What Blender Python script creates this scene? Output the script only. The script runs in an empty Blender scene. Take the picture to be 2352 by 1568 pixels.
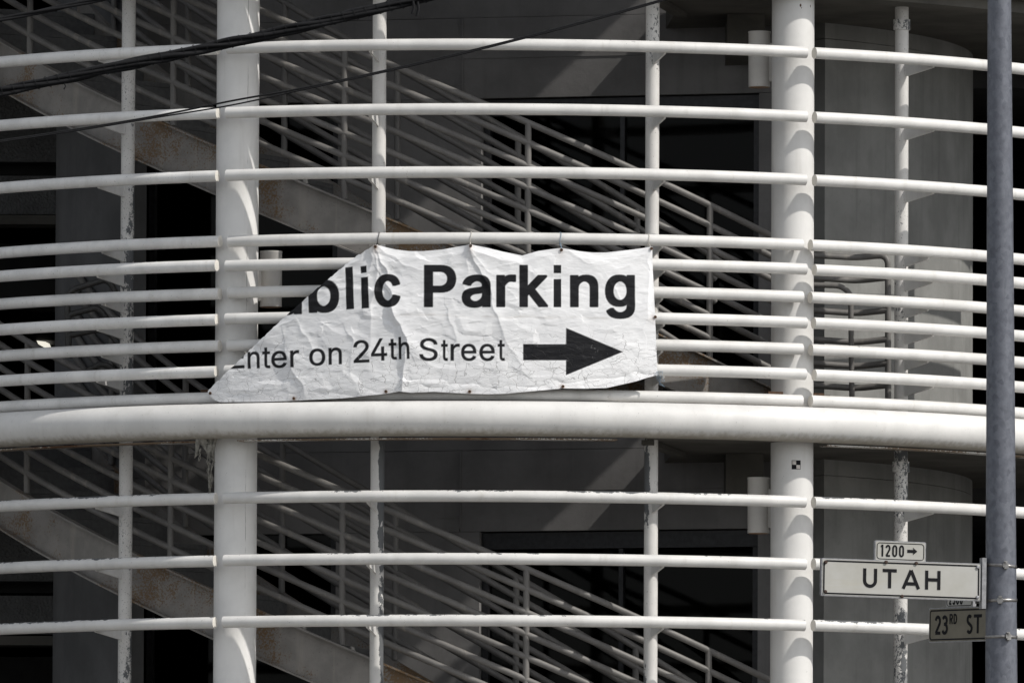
import bpy, bmesh, math, random
import numpy as np
from mathutils import Vector, Matrix, Euler
random.seed(7)
sc = bpy.context.scene
COL = sc.collection
R = math.radians

# ------------------------------------------------------------------ camera, sky, sun, exposure
CAM = Vector((0.0, -84.55, -5.48))
F_PX, CX, CY, PITCH, ROLL = 29412.0, 1175.5, 784.0, 0.0745, 0.0042
_yaw = math.atan(32.5 / F_PX)
FW = Vector((math.sin(_yaw), math.cos(_yaw), PITCH)).normalized()
_r0 = FW.cross(Vector((0, 0, 1))).normalized()
_u0 = _r0.cross(FW).normalized()
RT = (_r0 * math.cos(ROLL) + _u0 * math.sin(ROLL)).normalized()
UP = RT.cross(FW).normalized()
cam = bpy.data.objects.new('camera', bpy.data.cameras.new('camera'))
COL.objects.link(cam)
cam.matrix_world = Matrix(((RT.x, UP.x, -FW.x, CAM.x), (RT.y, UP.y, -FW.y, CAM.y), (RT.z, UP.z, -FW.z, CAM.z), (0, 0, 0, 1)))
cam.data.sensor_width = 36.0
cam.data.lens = 36.0 * F_PX / 2351.0
cam.data.clip_start = 0.5
cam.data.clip_end = 3000
sc.camera = cam
SUN_AZ, SUN_EL = R(62), R(44.6)          # azimuth to the right of the line from the facade to the viewer
TO_SUN = Vector((math.sin(SUN_AZ) * math.cos(SUN_EL), -math.cos(SUN_AZ) * math.cos(SUN_EL), math.sin(SUN_EL)))
sun = bpy.data.objects.new('sun', bpy.data.lights.new('sun', 'SUN'))
sun.data.energy = 3.35
sun.data.angle = R(0.53)
sun.data.color = (1.0, 0.96, 0.90)
sun.rotation_euler = TO_SUN.to_track_quat('Z', 'Y').to_euler()
sun.location = TO_SUN * 60
COL.objects.link(sun)
world = bpy.data.worlds.new('World')
sc.world = world
world.use_nodes = True
wn = world.node_tree
wn.nodes.clear()
_sky = wn.nodes.new('ShaderNodeTexSky')
_sky.sky_type = 'NISHITA'
_sky.sun_disc = False
_sky.sun_elevation = SUN_EL
_sky.sun_rotation = math.atan2(TO_SUN.x, TO_SUN.y)
_hs = wn.nodes.new('ShaderNodeHueSaturation')
_hs.inputs['Saturation'].default_value = 0.25
_bg = wn.nodes.new('ShaderNodeBackground')
_bg.inputs['Strength'].default_value = 0.15
_wo = wn.nodes.new('ShaderNodeOutputWorld')
wn.links.new(_sky.outputs[0], _hs.inputs['Color'])
wn.links.new(_hs.outputs[0], _bg.inputs['Color'])
wn.links.new(_bg.outputs[0], _wo.inputs['Surface'])
sc.view_settings.view_transform = 'Standard'
sc.view_settings.look = 'None'
sc.view_settings.gamma = 1.0
sc.view_settings.exposure = 0.0
sc.view_settings.use_curve_mapping = False
sc.render.engine = 'CYCLES'
sc.cycles.max_bounces = 8
sc.cycles.diffuse_bounces = 5

# ------------------------------------------------------------------ survey helpers: where a sight line meets a real surface
def ray(px, py):
    return (FW + RT * ((px - CX) / F_PX) - UP * ((py - CY) / F_PX)).normalized()
def on_cyl(px, py, r):
    d = ray(px, py)
    a = d.x * d.x + d.y * d.y
    b = CAM.x * d.x + CAM.y * d.y
    c = CAM.x ** 2 + CAM.y ** 2 - r * r
    q = b * b - a * c
    t = (-b - math.sqrt(max(q, 0.0))) / a
    return CAM + d * t
def on_plane(px, py, Y):
    d = ray(px, py)
    return CAM + d * ((Y - CAM.y) / d.y)
def ang(p): return math.atan2(p.x, -p.y)
def pol(r, th, z): return Vector((r * math.sin(th), -r * math.cos(th), z))

# ------------------------------------------------------------------ material helpers
class Mat:
    def __init__(s, name):
        s.m = bpy.data.materials.new(name); s.m.use_nodes = True
        s.t = s.m.node_tree; s.b = s.t.nodes['Principled BSDF']
        s.co = s.t.nodes.new('ShaderNodeTexCoord').outputs['Object']
    def put(s, sock, v):
        if isinstance(v, bpy.types.NodeSocket): s.t.links.new(v, sock)
        elif isinstance(v, (tuple, list)) and len(v) == 3 and sock.type == 'RGBA': sock.default_value = (*v, 1)
        else: sock.default_value = v
    def n(s, typ, ins=None, out=0, **props):
        nd = s.t.nodes.new('ShaderNode' + typ)
        for k, v in props.items(): setattr(nd, k, v)
        for k, v in (ins or {}).items(): s.put(nd.inputs[k], v)
        return nd.outputs[out]
    def math(s, op, a, b=0.0, c=0.0):
        return s.n('Math', {0: a, 1: b, 2: c}, operation=op)
    def noise(s, scale, detail=4, rough=0.55, co=None, dist=0.0):
        return s.n('TexNoise', {'Vector': co or s.co, 'Scale': scale, 'Detail': detail, 'Roughness': rough, 'Distortion': dist})
    def stretch(s, sx, sy, sz, co=None):
        return s.n('Mapping', {'Vector': co or s.co, 'Scale': (sx, sy, sz)})
    def step(s, v, lo, hi):
        return s.n('MapRange', {'Value': v, 'From Min': lo, 'From Max': hi}, interpolation_type='SMOOTHSTEP')
    def mix(s, f, a, b):
        nd = s.t.nodes.new('ShaderNodeMix'); nd.data_type = 'RGBA'
        s.put(nd.inputs[0], f); s.put(nd.inputs[6], a); s.put(nd.inputs[7], b)
        return nd.outputs[2]
    def bump(s, h, strength=0.3, dist=0.01):
        s.put(s.b.inputs['Normal'], s.n('Bump', {'Height': h, 'Strength': strength, 'Distance': dist}))
    def fin(s, col, rough=0.5, metal=0.0, spec=0.5):
        s.put(s.b.inputs['Base Color'], col); s.put(s.b.inputs['Roughness'], rough)
        s.put(s.b.inputs['Metallic'], metal); s.put(s.b.inputs['Specular IOR Level'], spec)
        return s.m

PRIMER = (0.115, 0.12, 0.125)
def paint(name, base=(0.70, 0.69, 0.67), chip=0.80, top=0.0, dirt=0.10, rust=0.0, speck=0.74, rough=0.5, vert=False, side=0.0, primer=PRIMER, seam=None, grime=0.0, fleck=0.0):
    """weathered gloss paint: primer shows where it has flaked, dirt specks, rust"""
    k = Mat(name)
    co = k.stretch(1, 1, 0.45) if vert else k.stretch(0.75, 0.75, 1)
    fine = k.noise(26, 9, 0.68, co)
    broad = k.noise(2.3, 3, 0.5, co)
    v = k.math('MULTIPLY_ADD', broad, 0.75, k.math('MULTIPLY', fine, 0.6))
    nrm = k.n('NewGeometry', out='Normal')
    if top:
        nz = k.n('SeparateXYZ', {0: nrm}, out=2)
        v = k.math('MULTIPLY_ADD', k.step(nz, 0.35, 0.95), top, v)
    if side:
        nx = k.n('SeparateXYZ', {0: nrm}, out=0)
        v = k.math('MULTIPLY_ADD', k.step(nx, -0.3, 0.45) if side > 0 else k.step(nx, 0.1, -0.6), abs(side), v)
    c = k.step(v, chip, chip + 0.012)
    if fleck:
        f2 = k.math('MULTIPLY_ADD', broad, 0.55, k.math('MULTIPLY', k.noise(70, 6, 0.7, k.stretch(1, 1, .7)), 0.6))
        c = k.math('MAXIMUM', c, k.step(f2, fleck, fleck + .02))
    tone = k.noise(5, 5, 0.6)
    b0 = tuple(x * (1 - dirt) for x in base)
    col = k.mix(k.step(tone, 0.35, 0.65), b0, base)
    streak = k.noise(9, 4, 0.6, k.stretch(1.6, 1.6, 0.12))
    col = k.mix(k.math('MULTIPLY', k.step(streak, 0.55, 0.8), dirt * 2.2), col, (0.36, 0.33, 0.28))
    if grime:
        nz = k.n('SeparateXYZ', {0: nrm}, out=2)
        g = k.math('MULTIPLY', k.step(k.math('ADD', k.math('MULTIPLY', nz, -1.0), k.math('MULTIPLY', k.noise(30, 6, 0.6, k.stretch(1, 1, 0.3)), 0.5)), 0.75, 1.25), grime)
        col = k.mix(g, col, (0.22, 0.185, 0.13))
    sp = k.step(k.noise(120, 2, 0.5), speck, speck + 0.04)
    col = k.mix(k.math('MULTIPLY', sp, 0.75), col, (0.07, 0.065, 0.06))
    if rust:
        rv = k.math('MULTIPLY_ADD', k.noise(2.0, 3, 0.5), 0.7, k.math('MULTIPLY', k.noise(75, 8, 0.75), 0.6))
        col = k.mix(k.math('MULTIPLY', k.step(rv, rust, rust + 0.05), .9), col, (0.15, 0.085, 0.032))
    if seam is not None:
        px = k.n('SeparateXYZ', {0: k.co}, out=0)
        w = k.noise(3.5, 5, 0.7, k.stretch(0.0, 0.0, 1))
        d = k.math('ABSOLUTE', k.math('SUBTRACT', px, k.math('MULTIPLY_ADD', w, 0.016, seam - 0.008)))
        line = k.math('MULTIPLY', k.step(d, 0.0022, 0.0008), k.step(k.noise(2.2, 4, 0.7), 0.47, 0.60))
        col = k.mix(k.math('MULTIPLY', line, 0.75), col, (0.12, 0.11, 0.10))
    col = k.mix(c, col, primer)
    k.bump(k.math('MULTIPLY_ADD', k.noise(160, 3, 0.6), 0.25, k.math('MULTIPLY', c, -1.0)), 0.35, 0.004)
    return k.fin(col, k.math('MULTIPLY_ADD', c, 0.25, rough), 0.0, 0.4)

def concrete(name, base, var=0.25, streak=0.3, scale=1.0, pit=0.0, bump=0.10):
    k = Mat(name)
    a = k.noise(2.2 * scale, 6, 0.6); b = k.noise(28 * scale, 6, 0.65)
    s = k.noise(7 * scale, 5, 0.6, k.stretch(1.5, 1.5, 0.10))
    lo = tuple(x * (1 - var) for x in base); hi = tuple(x * (1 + var * 0.6) for x in base)
    col = k.mix(k.step(a, 0.3, 0.7), lo, hi)
    col = k.mix(k.math('MULTIPLY', k.step(s, 0.5, 0.75), streak), col, tuple(x * 0.55 for x in base))
    col = k.mix(k.math('MULTIPLY', k.step(b, 0.55, 0.75), 0.25), col, tuple(x * 0.6 for x in base))
    h = b
    if pit: 
        v = k.n('TexVoronoi', {'Vector': k.co, 'Scale': 55.0})
        h = k.math('MULTIPLY_ADD', v, pit, b)
    k.bump(h, bump, 0.02)
    return k.fin(col, 0.85, 0.0, 0.25)

def plain(name, col, rough=0.5, metal=0.0, var=0.2, scale=30, bump=0.1):
    k = Mat(name)
    f = k.noise(scale, 5, 0.6)
    c = k.mix(k.step(f, 0.3, 0.7), tuple(x * (1 - var) for x in col), tuple(min(1, x * (1 + var)) for x in col))
    k.bump(f, bump, 0.003)
    return k.fin(c, rough, metal)

MT = {}
MT['rail'] = paint('white_rail_paint', chip=0.93, top=0.05, speck=0.735, dirt=0.13, rust=0.85)
MT['rail_worn'] = paint('white_rail_paint_flaking_on_top', chip=0.905, top=0.165, speck=0.73, dirt=0.13, rust=0.86)
MT['rail_peeled'] = paint('white_rail_paint_peeled', chip=0.905, top=0.25, speck=0.74)
MT['rail_left'] = paint('dirty_rail_paint_shade_lightened', base=(0.80, 0.79, 0.77), chip=0.93, speck=0.70, dirt=0.16, rust=0.93)  # left bay dirt, plus a base lightened to imitate the brighter shade there
MT['cap'] = paint('rail_end_paint', base=(0.80, 0.77, 0.71), chip=0.93, rust=0.9, dirt=0.15)
MT['post'] = paint('white_post_paint', base=(0.66, 0.645, 0.62), chip=0.875, fleck=0.70, vert=True, speck=0.70)
MT['post_flaked'] = paint('flaking_post_paint', base=(0.66, 0.645, 0.62), chip=0.87, side=0.27, fleck=0.68, vert=True, speck=0.68)
MT['post_peeled'] = paint('peeling_post_paint', base=(0.66, 0.645, 0.62), chip=0.87, side=-0.17, vert=True, speck=0.70)
MT['post_old'] = paint('old_post_paint', base=(0.66, 0.645, 0.62), chip=0.79, side=0.06, fleck=0.645, vert=True, speck=0.64)
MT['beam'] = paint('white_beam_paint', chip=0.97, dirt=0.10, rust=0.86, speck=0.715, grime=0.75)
MT['column'] = paint('white_column_paint', chip=1.0, dirt=0.08, speck=0.745, rust=0.87, vert=True)
MT['column_seam'] = paint('cracked_column_paint_shade_lightened', base=(0.79, 0.78, 0.76), chip=1.02, dirt=0.08, speck=0.75, vert=True, seam=0.065)  # cracked paint; base also lightened to put brighter shade into the left column
MT['stringer'] = paint('grey_stringer_paint_rusting', base=(0.245, 0.23, 0.213), chip=0.97, rust=0.682, dirt=0.25, speck=0.68)
MT['stair_pipe'] = paint('stair_rail_paint', base=(0.175, 0.167, 0.158), chip=0.97, rust=0.86, dirt=0.25, speck=0.72)
MT['shaded_pipe'] = plain('shaded_pipe_paint', (0.055, 0.053, 0.05), 0.5)  # left guard pipes: shade put into the colour where sun would reach them
MT['tread'] = plain('dark_tread_steel', (0.09, 0.09, 0.09), 0.6)
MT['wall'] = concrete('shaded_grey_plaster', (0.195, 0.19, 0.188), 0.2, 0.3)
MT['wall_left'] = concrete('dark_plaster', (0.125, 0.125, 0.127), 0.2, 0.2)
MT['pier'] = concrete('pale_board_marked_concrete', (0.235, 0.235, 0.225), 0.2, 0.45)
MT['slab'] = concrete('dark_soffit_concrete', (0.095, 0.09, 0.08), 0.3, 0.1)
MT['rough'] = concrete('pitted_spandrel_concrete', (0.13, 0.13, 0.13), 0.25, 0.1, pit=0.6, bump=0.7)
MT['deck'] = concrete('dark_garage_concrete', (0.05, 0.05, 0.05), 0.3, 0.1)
MT['frame'] = plain('dark_bronze_frame', (0.035, 0.035, 0.038), 0.4, 0.5)
MT['black'] = plain('black_print', (0.010, 0.010, 0.012), 0.7)
MT['black'].node_tree.nodes['Principled BSDF'].inputs['Specular IOR Level'].default_value = 0.15
MT['bolt'] = plain('rusted_bolt', (0.045, 0.026, 0.018), 0.8)
MT['rusty'] = plain('rusted_steel', (0.085, 0.045, 0.024), 0.85, 0.0, 0.5, 60)
MT['rustwhite'] = paint('rusted_white_plate', chip=0.8, rust=0.62, primer=(0.12, 0.06, 0.03))
MT['steel'] = plain('stainless_band', (0.30, 0.29, 0.28), 0.35, 0.9)
MT['alu'] = plain('dull_aluminium', (0.30, 0.30, 0.31), 0.45, 0.5)
MT['cable'] = plain('black_cable_jacket', (0.009, 0.009, 0.01), 0.7)
MT['cable'].node_tree.nodes['Principled BSDF'].inputs['Specular IOR Level'].default_value = 0.2
MT['string_blue'] = plain('blue_twine', (0.22, 0.30, 0.38), 0.8)
MT['string_white'] = plain('pale_twine', (0.6, 0.57, 0.52), 0.8)
MT['rag'] = plain('frayed_white_cloth', (0.21, 0.20, 0.175), 0.9, 0, 0.35)
MT['lamp'] = paint('cream_lamp_paint', base=(0.58, 0.56, 0.53), chip=0.99, rust=0.95)
MT['lampglass'] = plain('amber_lamp_lens', (0.35, 0.21, 0.12), 0.3)
MT['sticker_white'] = plain('sticker_white', (0.6, 0.56, 0.52), 0.6)
MT['asphalt'] = concrete('asphalt', (0.06, 0.06, 0.06), 0.2, 0.1, 3.0)
MT['pavement'] = concrete('pavement_concrete', (0.31, 0.30, 0.28), 0.15, 0.05, 1.0)
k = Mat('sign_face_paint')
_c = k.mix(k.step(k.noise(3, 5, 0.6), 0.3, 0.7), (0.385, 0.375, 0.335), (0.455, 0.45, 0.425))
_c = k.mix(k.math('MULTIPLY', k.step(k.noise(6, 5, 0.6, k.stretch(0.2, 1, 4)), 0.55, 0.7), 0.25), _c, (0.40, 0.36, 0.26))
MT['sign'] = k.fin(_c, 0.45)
k = Mat('sign_face_shaded')
MT['sign_shaded'] = k.fin(k.mix(k.step(k.noise(5, 5, 0.6), 0.3, 0.7), (0.15, 0.135, 0.095), (0.20, 0.18, 0.135)), 0.5)  # darker copy of the sign face, shade of the turned-away side in its colour
k = Mat('galvanised_steel')
_v = k.n('SeparateColor', {0: k.n('TexVoronoi', {'Vector': k.stretch(1, 1, 0.6), 'Scale': 42.0}, out=1)})
_f = k.step(k.noise(24, 7, 0.7), 0.3, 0.72)
_c = k.mix(_f, (0.072, 0.08, 0.105), (0.112, 0.123, 0.158))
_c = k.mix(k.math('MULTIPLY', _v, 0.22), _c, (0.27, 0.29, 0.34))
_c = k.mix(k.math('MULTIPLY', k.step(k.noise(3.0, 5, 0.7, k.stretch(1, 1, 0.4)), 0.58, 0.72), 0.35), _c, (0.30, 0.32, 0.36))
_c = k.mix(k.step(k.noise(7, 4, 0.6, k.stretch(1, 1, 0.3)), 0.71, 0.75), _c, (0.05, 0.055, 0.07))
k.bump(_f, 0.15, 0.002)
MT['galv'] = k.fin(k.n('HueSaturation', {'Color': _c, 'Saturation': 0.75}), 0.5, 0.25)
k = Mat('dark_glazing')
_g = k.t.nodes.new('ShaderNodeBsdfGlossy'); _g.inputs['Roughness'].default_value = 0.04; _g.inputs['Color'].default_value = (0.16, 0.16, 0.16, 1)
_tr = k.t.nodes.new('ShaderNodeBsdfTransparent'); _tr.inputs['Color'].default_value = (0.12, 0.12, 0.125, 1)
_fr = k.n('Fresnel', {'IOR': 1.5})
_mx = k.t.nodes.new('ShaderNodeMixShader')
k.t.links.new(_fr, _mx.inputs[0]); k.t.links.new(_tr.outputs[0], _mx.inputs[1]); k.t.links.new(_g.outputs[0], _mx.inputs[2])
k.t.links.new(_mx.outputs[0], k.t.nodes['Material Output'].inputs['Surface'])
MT['glass'] = k.m
k = Mat('lit_tube')
k.put(k.b.inputs['Emission Color'], (1.0, 0.95, 0.82)); k.b.inputs['Emission Strength'].default_value = 0.9
MT['tube'] = k.fin((0.8, 0.8, 0.75), 0.5)

# ------------------------------------------------------------------ mesh helpers
class MB:
    def __init__(s): s.v = []; s.f = []; s.sm = []; s.mi = []
    def add(s, vs, fs, smooth=False, mi=0):
        o = len(s.v); s.v += [tuple(v) for v in vs]
        for f in fs: s.f.append(tuple(i + o for i in f)); s.sm.append(smooth); s.mi.append(mi)
        return s
    def prism(s, a, b, mi=0):
        """two matching polygons a and b (lists of points) joined by side faces"""
        n = len(a)
        return s.add(list(a) + list(b), [tuple(range(n))[::-1], tuple(range(n, 2 * n))] + [(i, (i + 1) % n, n + (i + 1) % n, n + i) for i in range(n)], False, mi)
    def plan(s, poly, z0, z1, mi=0):
        return s.prism([(x, y, z0) for x, y in poly], [(x, y, z1) for x, y in poly], mi)
    def box(s, lo, hi, mi=0):
        return s.plan([(lo[0], lo[1]), (hi[0], lo[1]), (hi[0], hi[1]), (lo[0], hi[1])], lo[2], hi[2], mi)
    def tube(s, pts, r, seg=16, cap=0, capmi=0, mi=0, rr=None):
        pts = [Vector(p) for p in pts]; n = len(pts)
        tan = [(pts[min(i + 1, n - 1)] - pts[max(i - 1, 0)]).normalized() for i in range(n)]
        ref = Vector((0, 0, 1)) if abs(tan[0].z) < 0.9 else Vector((1, 0, 0))
        nr = (ref - tan[0] * ref.dot(tan[0])).normalized()
        vs = []
        for i in range(n):
            nr = (nr - tan[i] * nr.dot(tan[i])).normalized(); bn = tan[i].cross(nr)
            q = rr[i] if rr else r
            for j in range(seg):
                a = 2 * math.pi * j / seg
                vs.append(pts[i] + nr * (q * math.cos(a)) + bn * (q * math.sin(a)))
        s.add(vs, [(i * seg + j, i * seg + (j + 1) % seg, (i + 1) * seg + (j + 1) % seg, (i + 1) * seg + j) for i in range(n - 1) for j in range(seg)], True, mi)
        if cap:
            s.add(vs[:seg], [tuple(range(seg))[::-1]], False, capmi); s.add(vs[-seg:], [tuple(range(seg))], False, capmi)
        return s
    def build(s, name, mats, parent=None, raw=False, kind=None):
        me = bpy.data.meshes.new(name)
        sh = Vector((0, 0, 0))
        if parent is not None and not raw:
            sh = parent['_base'] if '_base' in parent else sh
            sh = Vector(sh)
        me.from_pydata([(x - sh.x, y - sh.y, z - sh.z) for x, y, z in s.v], [], s.f)
        for m in (mats if isinstance(mats, (list, tuple)) else [mats]): me.materials.append(m)
        me.polygons.foreach_set('use_smooth', s.sm); me.polygons.foreach_set('material_index', s.mi)
        me.update()
        o = bpy.data.objects.new(name, me); COL.objects.link(o)
        if parent is not None:
            o.parent = parent; o['_base'] = tuple(sh)
        if kind: o['kind'] = kind
        return o
def tag(o, label, cat, group=None, kind=None):
    o['label'] = label; o['category'] = cat
    if group: o['group'] = group
    if kind: o['kind'] = kind
    return o
def thing(name, label, cat, loc=(0, 0, 0), rot=(0, 0, 0), group=None):
    o = bpy.data.objects.new(name, None); COL.objects.link(o)
    o.location = loc; o.rotation_euler = rot; o.empty_display_size = 0.2
    o['_base'] = tuple(loc)
    return tag(o, label, cat, group)
def copy_tree(o, parent=None):
    c = o.copy(); COL.objects.link(c)
    if parent is not None: c.parent = parent
    for ch in list(o.children): copy_tree(ch, c)
    return c
def arc(r, t0, t1, z, step=1.6):
    n = max(2, int(abs(t1 - t0) / R(step)) + 1)
    return [pol(r, t0 + (t1 - t0) * i / (n - 1), z) for i in range(n)]
def fillet(pts, rad, n=6):
    pts = [Vector(p) for p in pts]; out = [pts[0]]
    for i in range(1, len(pts) - 1):
        a, b, c = pts[i - 1], pts[i], pts[i + 1]
        d1, d2 = (a - b).normalized(), (c - b).normalized()
        q = min(rad, (a - b).length * 0.45, (c - b).length * 0.45)
        p0, p2 = b + d1 * q, b + d2 * q
        for k in range(n + 1):
            t = k / n
            out.append(p0 * (1 - t) ** 2 + b * (2 * t * (1 - t)) + p2 * t * t)
    return out + [pts[-1]]

# ------------------------------------------------------------------ main dimensions
R_OUT, R_COL, R_POST, R_BEAM = 4.55, 4.31, 4.22, 4.57
PIPE, POSTR, COLR, BEAMR = 0.0365, 0.0435, 0.1345, 0.111
ZB = on_cyl(1143, 961, R_BEAM).z
ST = 1036 * 0.00272
def th(px, r, py=784): return ang(on_cyl(px, py, r))
T_CL, T_CR = th(543, R_COL), th(1819, R_COL)
T_POST = [th(x, R_POST) for x in (291, 868, 1496, 2069)]
GROUND = -4.6

# ------------------------------------------------------------------ ground, street
def sheet(name, x0, x1, y0, y1, off, mat, slope=0.0327):
    g = lambda y: GROUND + (y + 9.0) * slope + off if y < -4.9 else GROUND + 4.1 * slope + off
    ys = sorted(set([y0, y1] + [y for y in (-4.9,) if y0 < y < y1]))
    vs, fs = [], []
    for y in ys: vs += [(x0, y, g(y)), (x1, y, g(y))]
    for i in range(len(ys) - 1): fs.append((2 * i, 2 * i + 1, 2 * i + 3, 2 * i + 2))
    return MB().add(vs, fs).build(name, mat, kind='structure')
sheet('ground', -900, 900, -1100, 900, -0.14, MT['asphalt'])
sheet('road', -200, 200, -22, -11.2, -0.132, MT['asphalt'])
g = lambda y, o: GROUND + (y + 9.0) * 0.0327 + o
MB().prism([(-200, -11.0, g(-11, 0)), (200, -11.0, g(-11, 0)), (200, -5.2, g(-5.2, 0)), (-200, -5.2, g(-5.2, 0))],
           [(-200, -11.0, g(-11, -.14)), (200, -11.0, g(-11, -.14)), (200, -5.2, g(-5.2, -.14)), (-200, -5.2, g(-5.2, -.14))]).build('pavement', MT['pavement'], kind='structure')
MB().prism([(-200, -11.18, g(-11.18, .003)), (200, -11.18, g(-11.18, .003)), (200, -11.003, g(-11, .003)), (-200, -11.003, g(-11, .003))],
           [(-200, -11.18, g(-11.18, -.14)), (200, -11.18, g(-11.18, -.14)), (200, -11.003, g(-11, -.14)), (-200, -11.003, g(-11, -.14))]).build('kerb', MT['pavement'], kind='structure')

# ------------------------------------------------------------------ garage behind and the core walls of the stair drum
Z_FLOORS = [ZB + k * ST for k in (-1, 0, 1, 2)]
WZ0, WZ1 = GROUND, ZB + 2 * ST
gar = thing('parking_garage', 'dark concrete parking garage decks seen in the gaps behind the round stair', 'garage', (0, 12, GROUND))
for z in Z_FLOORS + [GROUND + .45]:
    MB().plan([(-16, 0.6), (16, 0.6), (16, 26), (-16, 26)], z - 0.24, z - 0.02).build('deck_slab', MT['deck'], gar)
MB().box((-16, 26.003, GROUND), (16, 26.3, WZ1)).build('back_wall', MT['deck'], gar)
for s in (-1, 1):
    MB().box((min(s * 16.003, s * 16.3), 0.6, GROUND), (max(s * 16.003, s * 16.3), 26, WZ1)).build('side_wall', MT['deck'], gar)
    MB().box((min(s * 5.2, s * 16), 0.3, GROUND), (max(s * 5.2, s * 16), 0.597, WZ1)).build('unseen_front_wall', MT['deck'], gar)  # wing fronts out of view, added to keep side light off the interior
# spandrels of the decks at the left, stepped ledges
for k, z in enumerate(Z_FLOORS[:3]):
    def zz(py, Y): return on_plane(60, py, Y).z - ZB + z
    sp = MB()
    sp.box((-5.2, 1.2, zz(372, 1.2)), (-2.6, 1.42, zz(215, 1.2))); sp.build('spandrel_panel', MT['rough'], gar)
    sp = MB(); sp.box((-5.2, 1.5, zz(402, 1.5)), (-2.6, 1.7, zz(364, 1.5))); sp.build('ledge', MT['deck'], gar)
    sp = MB(); sp.box((-5.2, 1.1, zz(492, 1.1)), (-2.6, 1.3, zz(404, 1.1))); sp.build('spandrel_panel', MT['rough'], gar)
    sp = MB(); sp.box((-5.2, 0.95, zz(515, .95)), (-2.6, 1.25, zz(494, .95))); sp.build('ledge', MT['slab'], gar)
    sp = MB(); sp.box((-5.2, 2.6, zz(690, 2.6)), (-2.6, 2.8, zz(560, 2.6))); sp.build('ledge', MT['deck'], gar)
# flat wall of the stair core: from (X0,Y0) rotated 15 degrees
WX1, WY1, WA = 2.03, -2.15, R(15)
def wpt(px): 
    """plan point of the flat wall seen at image column px"""
    d = ray(px, 500); ux, uy = math.cos(WA), -math.sin(WA)
    # solve CAM + t d = (WX1,WY1) - s*(ux,uy)
    A = np.array([[d.x, ux], [d.y, uy]]); b = np.array([WX1 - CAM.x, WY1 - CAM.y])
    t, s = np.linalg.solve(A, b); return (CAM.x + t * d.x, CAM.y + t * d.y)
def wslab(px0, px1, z0, z1, back=0.25, front=0.0):
    a, b = wpt(px0), wpt(px1); nx, ny = math.sin(WA), math.cos(WA)
    return MB().plan([(a[0] - nx * front, a[1] - ny * front), (b[0] - nx * front, b[1] - ny * front), (b[0] + nx * back, b[1] + ny * back), (a[0] + nx * back, a[1] + ny * back)], z0, z1)
wall = thing('stair_core_wall', 'dark grey flat plaster wall with door openings behind the stair rails', 'wall', (0, -1.6, GROUND))
WL = 335
for z in Z_FLOORS[:3]:
    top = z + ST - 0.003; lin = z + 2.29
    zj = lin + 0.26
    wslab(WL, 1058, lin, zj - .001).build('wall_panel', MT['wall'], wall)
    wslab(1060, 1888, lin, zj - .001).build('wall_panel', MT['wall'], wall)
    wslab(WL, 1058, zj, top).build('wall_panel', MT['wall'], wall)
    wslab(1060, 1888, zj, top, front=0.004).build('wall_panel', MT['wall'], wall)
    wslab(WL, 1888, z, z + .16).build('sill_panel', MT['wall'], wall)
    if z > ZB + ST * .5: wslab(WL, 1888, z + .163, lin - .003).build('wall_panel', MT['wall'], wall); continue
    wslab(775, 1104, z + .163, lin - .003).build('wall_panel', MT['wall'], wall)
    wslab(1742, 1888, z + .163, lin - .003).build('jamb', MT['wall'], wall)
    # raised drips and board seams left by the formwork
    m = wslab(1059, 1062, lin + .02, top, 0.0, 0.012)
    zs = lin + .09
    m2 = wslab(1010, 1058, zs, zs + .006, 0.0, 0.01); m.add(m2.v, m2.f)
    m.build('seam', MT['wall'], wall)
gd_n = 0
for li, z in enumerate(Z_FLOORS[:2]):
    for (a, b, nm) in ((1104, 1742, 'right'), (WL, 775, 'left')):
        lab = {('right', 1): 'wide dark glass door behind the banner and upper stair rails',
               ('right', 0): 'wide dark glass door behind the lower stair rails, under the large curved beam',
               ('left', 1): 'dark glass door behind the left column, above the large curved beam',
               ('left', 0): 'dark glass door low behind the left column, below the large curved beam'}[(nm, li)]
        gdo = thing('glass_door', lab, 'door', (*wpt((a + b) / 2), z), group='dark glass doors of the stair core')
        lin = z + 2.285; z = z + .165; f = 14
        def dslab(p0, p1, z0, z1, bk, fr):
            m = wslab(p0, p1, z0, z1, bk, fr); return m
        dslab(a + 2, b - 2, lin - 0.11, lin - .004, 0.16, -0.05).build('door_head', MT['frame'], gdo)
        dslab(a + 2, a + 2 + f, z, lin - .113, 0.16, -0.05).build('door_frame', MT['frame'], gdo)
        dslab(b - 2 - f, b - 2, z, lin - .113, 0.16, -0.05).build('door_frame', MT['frame'], gdo)
        mid = (a + b) / 2
        dslab(mid - 5, mid + 5, z, lin - .113, 0.15, -0.06).build('door_frame', MT['frame'], gdo)
        dslab(a + f + 3, mid - 5.5, z, lin - .116, 0.105, -0.095).build('glass_pane', MT['glass'], gdo)
        dslab(mid + 5.5, b - f - 3, z, lin - .116, 0.105, -0.095).build('glass_pane', MT['glass'], gdo)
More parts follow.
